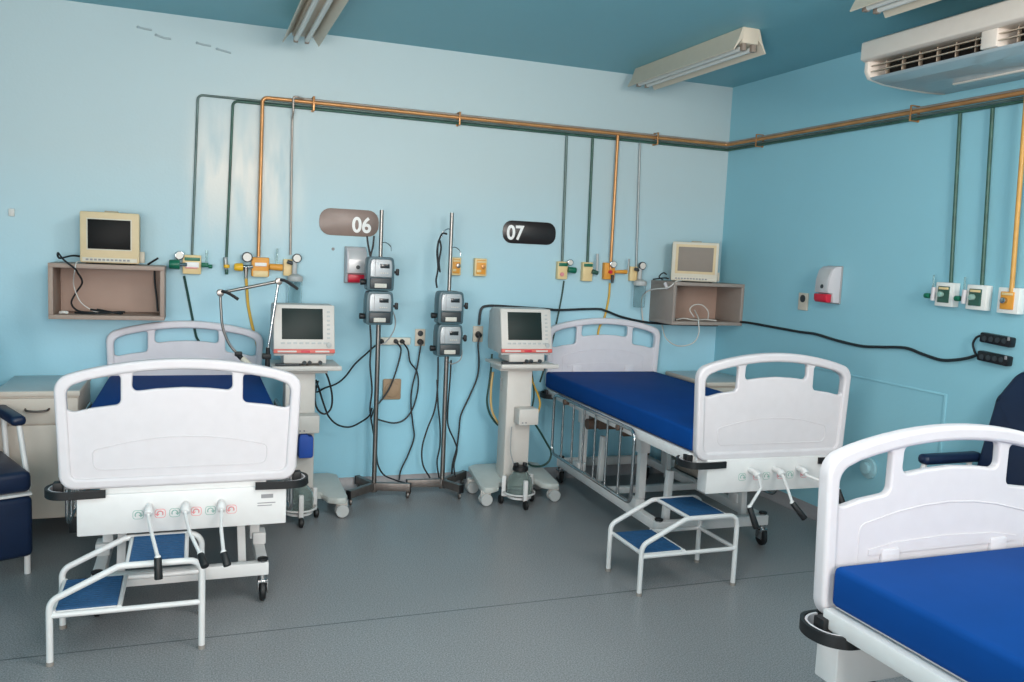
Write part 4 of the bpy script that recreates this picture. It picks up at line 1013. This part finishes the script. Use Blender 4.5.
cable([(2.109, 5.220, 0.858), (2.129, 5.220, 0.749), (2.141, 5.220, 0.654), (2.131, 5.220, 0.572)], .006, M['dkgreen_cable'], 'vent_hose', 'dark green hose close to the right of the corner ventilator column', 'hose')
cparts('vent_leads', 'loose grey and black leads hanging left of the corner ventilator column', M['grey_cable'], [[(1.903, 5.140, 0.830), (1.871, 5.140, 0.778), (1.882, 5.140, 0.699), (1.911, 5.140, 0.658)], [(1.908, 5.150, 0.802), (1.891, 5.150, 0.723), (1.923, 5.150, 0.643)]], .004)
cable([(1.90, 4.985, .50), (1.895, 4.97, .35), (1.915, 4.965, .27), (1.925, 4.97, .245)], .004, M['grey_cable'], 'suction_tube', 'thin tube running down to the suction jar by the corner bed', 'tube')

# small things on the wall
solo(MB().box2((-.985, D - .016, 1.682), (-.955, D - .001, 1.725), .004), 'wall_clip', M['white_cable'], 'small pale clip on the wall near the left picture edge', 'wall clip', at=(-.975, D, 1.675))
solo(MB().cyl((.826, D - .006, 1.577), (.826, D - .001, 1.577), .010, n=14), 'wall_plug', M['label_grey'], 'small grey wall plug between the left pipes and the soap dispenser', 'wall plug', at=(.826, D, 1.577))
for pts, lab in (([(-0.317, 5.512, 2.803), (-0.280, 5.512, 2.797), (-0.243, 5.512, 2.796)], 'first of four short grey marks high on the back wall, furthest left'), ([(-0.221, 5.512, 2.771), (-0.178, 5.512, 2.759), (-0.140, 5.512, 2.758)], 'second of four short grey marks high on the back wall'),
                 ([(0.003, 5.512, 2.754), (0.042, 5.512, 2.747), (0.081, 5.512, 2.746)], 'third of four short grey marks high on the back wall'), ([(0.115, 5.512, 2.733), (0.154, 5.512, 2.726), (0.194, 5.512, 2.719)], 'last of four short grey marks high on the back wall, nearest the ceiling light')):
    solo(MB().tube(pts, .0055, 6).ball(pts[0], .008), 'wall_mark', M['painted_grey'], lab, 'metal strip', 'grey marks high on the wall', at=pts[0])  # thin grey rods drawn for four faint dashes on the wall

# ------------------------------------------------------------------ ceiling lights
def make_light():
    t = thing('ceiling_light', '', 'ceiling light')
    L = 1.23
    MB().box2((-.052, 0, -.085), (.052, L, 0), .003).build('ballast_box', M['fixture'], t)
    for s in (-1, 1):
        P = [(s*.050, -.004), (s*.056, -.004), (s*.078, -.070), (s*.107, -.126), (s*.102, -.130), (s*.072, -.085), (s*.050, -.062)]
        MB().prism(P, 0, L, 'Y').build('reflector_wing', M['reflector'], t)
    for x in (-.032, .032):
        MB().cyl((x, .035, -.108), (x, L - .035, -.108), .0145, n=16).build('tube', M['tube'], t)
    for y in (.02, L - .02):
        for x in (-.032, .032): MB().box2((x - .013, y - .014, -.125), (x + .013, y + .014, -.083), .004).build('lamp_holder', M['socket_dark'], t)
    return t
l1 = make_light(); l1.location = (2.875, 4.10, H)
tag(l1, 'cream twin-tube ceiling light in front of the room corner', 'ceiling light', 'twin-tube ceiling lights')
dup(l1, (.578, 4.06, H), 0, 'cream twin-tube ceiling light at the top left, ending at the back wall')
dup(l1, (2.91, 2.02, H), 0, 'cream twin-tube ceiling light cut off by the top edge above the air conditioner')

# ------------------------------------------------------------------ air conditioner
ac = thing('air_conditioner', 'white wall-hung air conditioner with dark louvred outlet at upper right', 'air conditioner', (R, 2.9, 2.54))
Y0, Y1 = 2.02, 3.575
MB().prism([(3.175, 2.745), (3.175, 2.66), (3.20, 2.650), (3.30, 2.655), (R - .002, 2.70), (R - .002, 2.78), (3.25, 2.775)], Y0, Y1, 'Y', .006).build('top_casing', M['ac_white'], ac, True)
und = MB()
P = [(3.215, 2.572), (3.235, 2.562), (3.32, 2.548), (3.45, 2.542), (3.60, 2.540), (R - .002, 2.545), (R - .002, 2.70), (3.40, 2.66), (3.33, 2.60), (3.24, 2.578)]
und.prism(P, Y0, Y1 - .03, 'Y', .004)
uo = und.build('lower_panel', M['ac_panel'], ac, True)
MB().box2((3.535, 2.9, 2.533), (3.552, 3.32, 2.542), .002).build('access_flap', M['ac_white'], uo, True)
for y in (Y0 + .004, Y1 - .03):
    MB().prism([(3.20, 2.652), (3.20, 2.60), (3.225, 2.565), (3.32, 2.548), (3.45, 2.540), (3.60, 2.538), (R - .002, 2.543), (R - .002, 2.72), (3.3, 2.70)], y - .004, y + .026, 'Y', .008).build('end_cap', M['ac_white'], ac, True)
MB().box2((3.33, Y0 + .03, 2.58), (3.345, Y1 - .03, 2.66)).build('outlet_recess', M['ac_dark'], ac, True)
for y in (2.84,): MB().box2((3.205, y - .04, 2.575), (3.335, y + .04, 2.655), .004).build('outlet_divider', M['ac_white'], ac, True)
for z in (2.604, 2.632):
    MB().box((3.235, (Y0 + Y1) / 2, z), (.045, Y1 - Y0 - .08, .005), .002, Matrix.Rotation(-.2, 3, 'Y')).build('louvre', M['ac_blade'], ac, True)
for k in range(14):
    y = Y0 + .10 + k * .105
    if abs(y - 2.84) < .06: continue
    MB().box((3.275, y, 2.617), (.06, .004, .065), .001, Matrix.Rotation(.5, 3, 'Z')).build('vane', M['ac_blade'], ac, True)

# ------------------------------------------------------------------ bedside cabinets
def cabinet(x0, x1, y0, y1, label):
    t = thing('bedside_cabinet', label, 'cabinet', ((x0 + x1) / 2, y0, 0), 0, 'cream bedside cabinets')
    MB().box2((x0 + .004, y0 + .012, .10), (x1 - .004, y1, .755), .003).build('carcass', M['cabinet'], t, True)
    MB().box2((x0 - .004, y0 - .006, .755), (x1 + .004, y1, .782), .004).build('top', M['cabinet'], t, True)
    MB().box2((x0 + .0, y0 - .002, .7815), (x1, y1 - .004, .784), .001).build('top_surface', M['cabinet_top'], t, True)
    d = MB().box2((x0 + .018, y0 - .004, .612), (x1 - .006, y0 + .014, .745), .003).build('drawer', M['cabinet'], t, True)
    xc = (x0 + x1) / 2
    MB().tube(smooth([(xc - .055, y0 - .004, .690), (xc - .045, y0 - .022, .684), (xc, y0 - .026, .680), (xc + .045, y0 - .022, .684), (xc + .055, y0 - .004, .690)]), .006, 8).build('handle', M['handle'], d, True)
    d = MB().box2((x0 + .018, y0 - .004, .108), (x1 - .006, y0 + .014, .604), .003).build('door', M['cabinet'], t, True)
    MB().tube(smooth([(x0 + .05, y0 - .004, .46), (x0 + .05, y0 - .024, .45), (x0 + .05, y0 - .026, .41), (x0 + .05, y0 - .024, .37), (x0 + .05, y0 - .004, .36)]), .006, 8).build('handle', M['handle'], d, True)
    for x in (x0 + .04, x1 - .04):
        for y in (y0 + .07, y1 - .05): MB().box2((x - .02, y - .02, 0), (x + .02, y + .02, .101), .003).build('leg', M['pump_dark'], t, True)
cabinet(-.955, -.566, 4.905, 5.45, 'cream bedside cabinet left of the left bed, behind the navy armchair')
cabinet(3.285, 3.69, 4.90, 5.45, 'cream bedside cabinet in the room corner behind the bed foot board')

# ------------------------------------------------------------------ armchairs
def make_chair():
    t = thing('armchair', '', 'armchair')
    MB().box2((-.30, .0, .40), (.30, .52, .50), .03, 3).build('seat', M['navy'], t)
    MB().box2((-.30, -.012, .095), (.30, .06, .385), .028, 3).build('leg_rest', M['navy'], t)
    MB().box2((-.298, -.004, .386), (.298, .5, .399), .004).build('seat_trim', M['white_metal'], t)
    P = hole([(-.27, .47), (.27, .47), (.255, 1.0), (.17, 1.155), (-.17, 1.155), (-.255, 1.0)], [.03, .03, .06, .09, .09, .06])
    b = MB().prism(P, 0, .10, 'Y', .025, 3)
    b.warp(lambda c: (c.x, c.y + .46 + (c.z - .47) * .22, c.z)); b.build('backrest', M['navy'], t)
    for s in (-1, 1):
        a = MB().box((s*.295, .375, .700), (.068, .37, .05), .022, None, 3)
        ao = a.build('armrest', M['navy'], t)
        for y, y2 in ((.12, .225), (.50, .51)): MB().tube([(s*.314, y, .40), (s*.300, y2, .690)], .013, 10).build('arm_support', M['white_metal'], ao)
        f = MB().tube(fillet([(s*.285, .045, 0), (s*.285, .045, .37), (s*.285, .50, .37), (s*.285, .54, 0)], .03), .014, 10)
        f.cyl((s*.285, .12, .392), (s*.32, .12, .392), .012, n=10).cyl((s*.285, .50, .392), (s*.32, .50, .392), .012, n=10)
        f.build('leg_frame', M['white_metal'], t)
    return t
c1 = make_chair(); c1.location = (-.975, 4.24, 0); c1.rotation_euler = (0, 0, .407)
tag(c1, 'navy vinyl armchair at the left picture edge, in front of the cabinet', 'armchair', 'navy vinyl armchairs')
dup(c1, (3.10, 2.765, 0), -PI / 2, 'navy vinyl armchair against the right wall, behind the cropped bed')

# ------------------------------------------------------------------ light and camera
def area(name, loc, target, size, power, col=(1, 1, 1), sy=None):
    l = bpy.data.lights.new(name, 'AREA'); l.size = size; l.energy = power; l.color = col
    if sy: l.shape = 'RECTANGLE'; l.size_y = sy
    o = bpy.data.objects.new(name, l); COL.objects.link(o); o.location = loc
    o.rotation_euler = (Vector(target) - Vector(loc)).to_track_quat('-Z', 'Y').to_euler()
    return o
area('key_lamp', (1.1, -2.9, 2.3), (.9, 5.3, 1.2), 1.3, 160, (1.0, .905, .835))
area('wall_fill', (1.1, 2.7, 2.86), (1.2, 4.4, 0), 1.0, 55, (1.0, .93, .88), 2.4)  # added fill for back wall and floor; no lit fixture hangs here
area('side_lamp', (2.6, .6, 2.8), (1.4, 4.9, .2), 1.0, 50, (1.0, .93, .88), 1.0)
area('ceiling_fill', (-.6, .4, 1.5), (-.1, 1.5, 2.9), .9, 90, (1.0, .93, .88))  # added uplight that brightens the ceiling, not a real flash unit
area('low_fill', (XL + .15, -.9, 1.2), (3.6, 4.4, .7), 1.6, 75, (1.0, .97, .96), 1.4)  # added low fill from the left; that wall has no window
wd = bpy.data.worlds.new('world'); SC.world = wd; wd.use_nodes = True
wd.node_tree.nodes['Background'].inputs['Color'].default_value = (.5, .55, .6, 1); wd.node_tree.nodes['Background'].inputs['Strength'].default_value = 0.3

cd = bpy.data.cameras.new('camera'); cam = bpy.data.objects.new('camera', cd); COL.objects.link(cam)
cd.sensor_width = 36.0; cd.sensor_fit = 'HORIZONTAL'; cd.lens = 848.0 * 36.0 / 1024.0; cd.clip_start = .05
rt = Vector((0.9365, -0.3477, 0.0447)).normalized(); fw = Vector((0.3505, 0.9309, -0.1026)).normalized(); up = rt.cross(fw).normalized(); fw = up.cross(rt)
m3 = Matrix((rt, up, -fw)).transposed()
cam.matrix_world = Matrix.Translation((0, 0, 1.60)) @ m3.to_4x4()
SC.camera = cam
SC.view_settings.view_transform = 'Standard'; SC.view_settings.look = 'None'; SC.view_settings.exposure = 0.0
SC.cycles.use_denoising = True; SC.cycles.max_bounces = 10; SC.cycles.transmission_bounces = 8
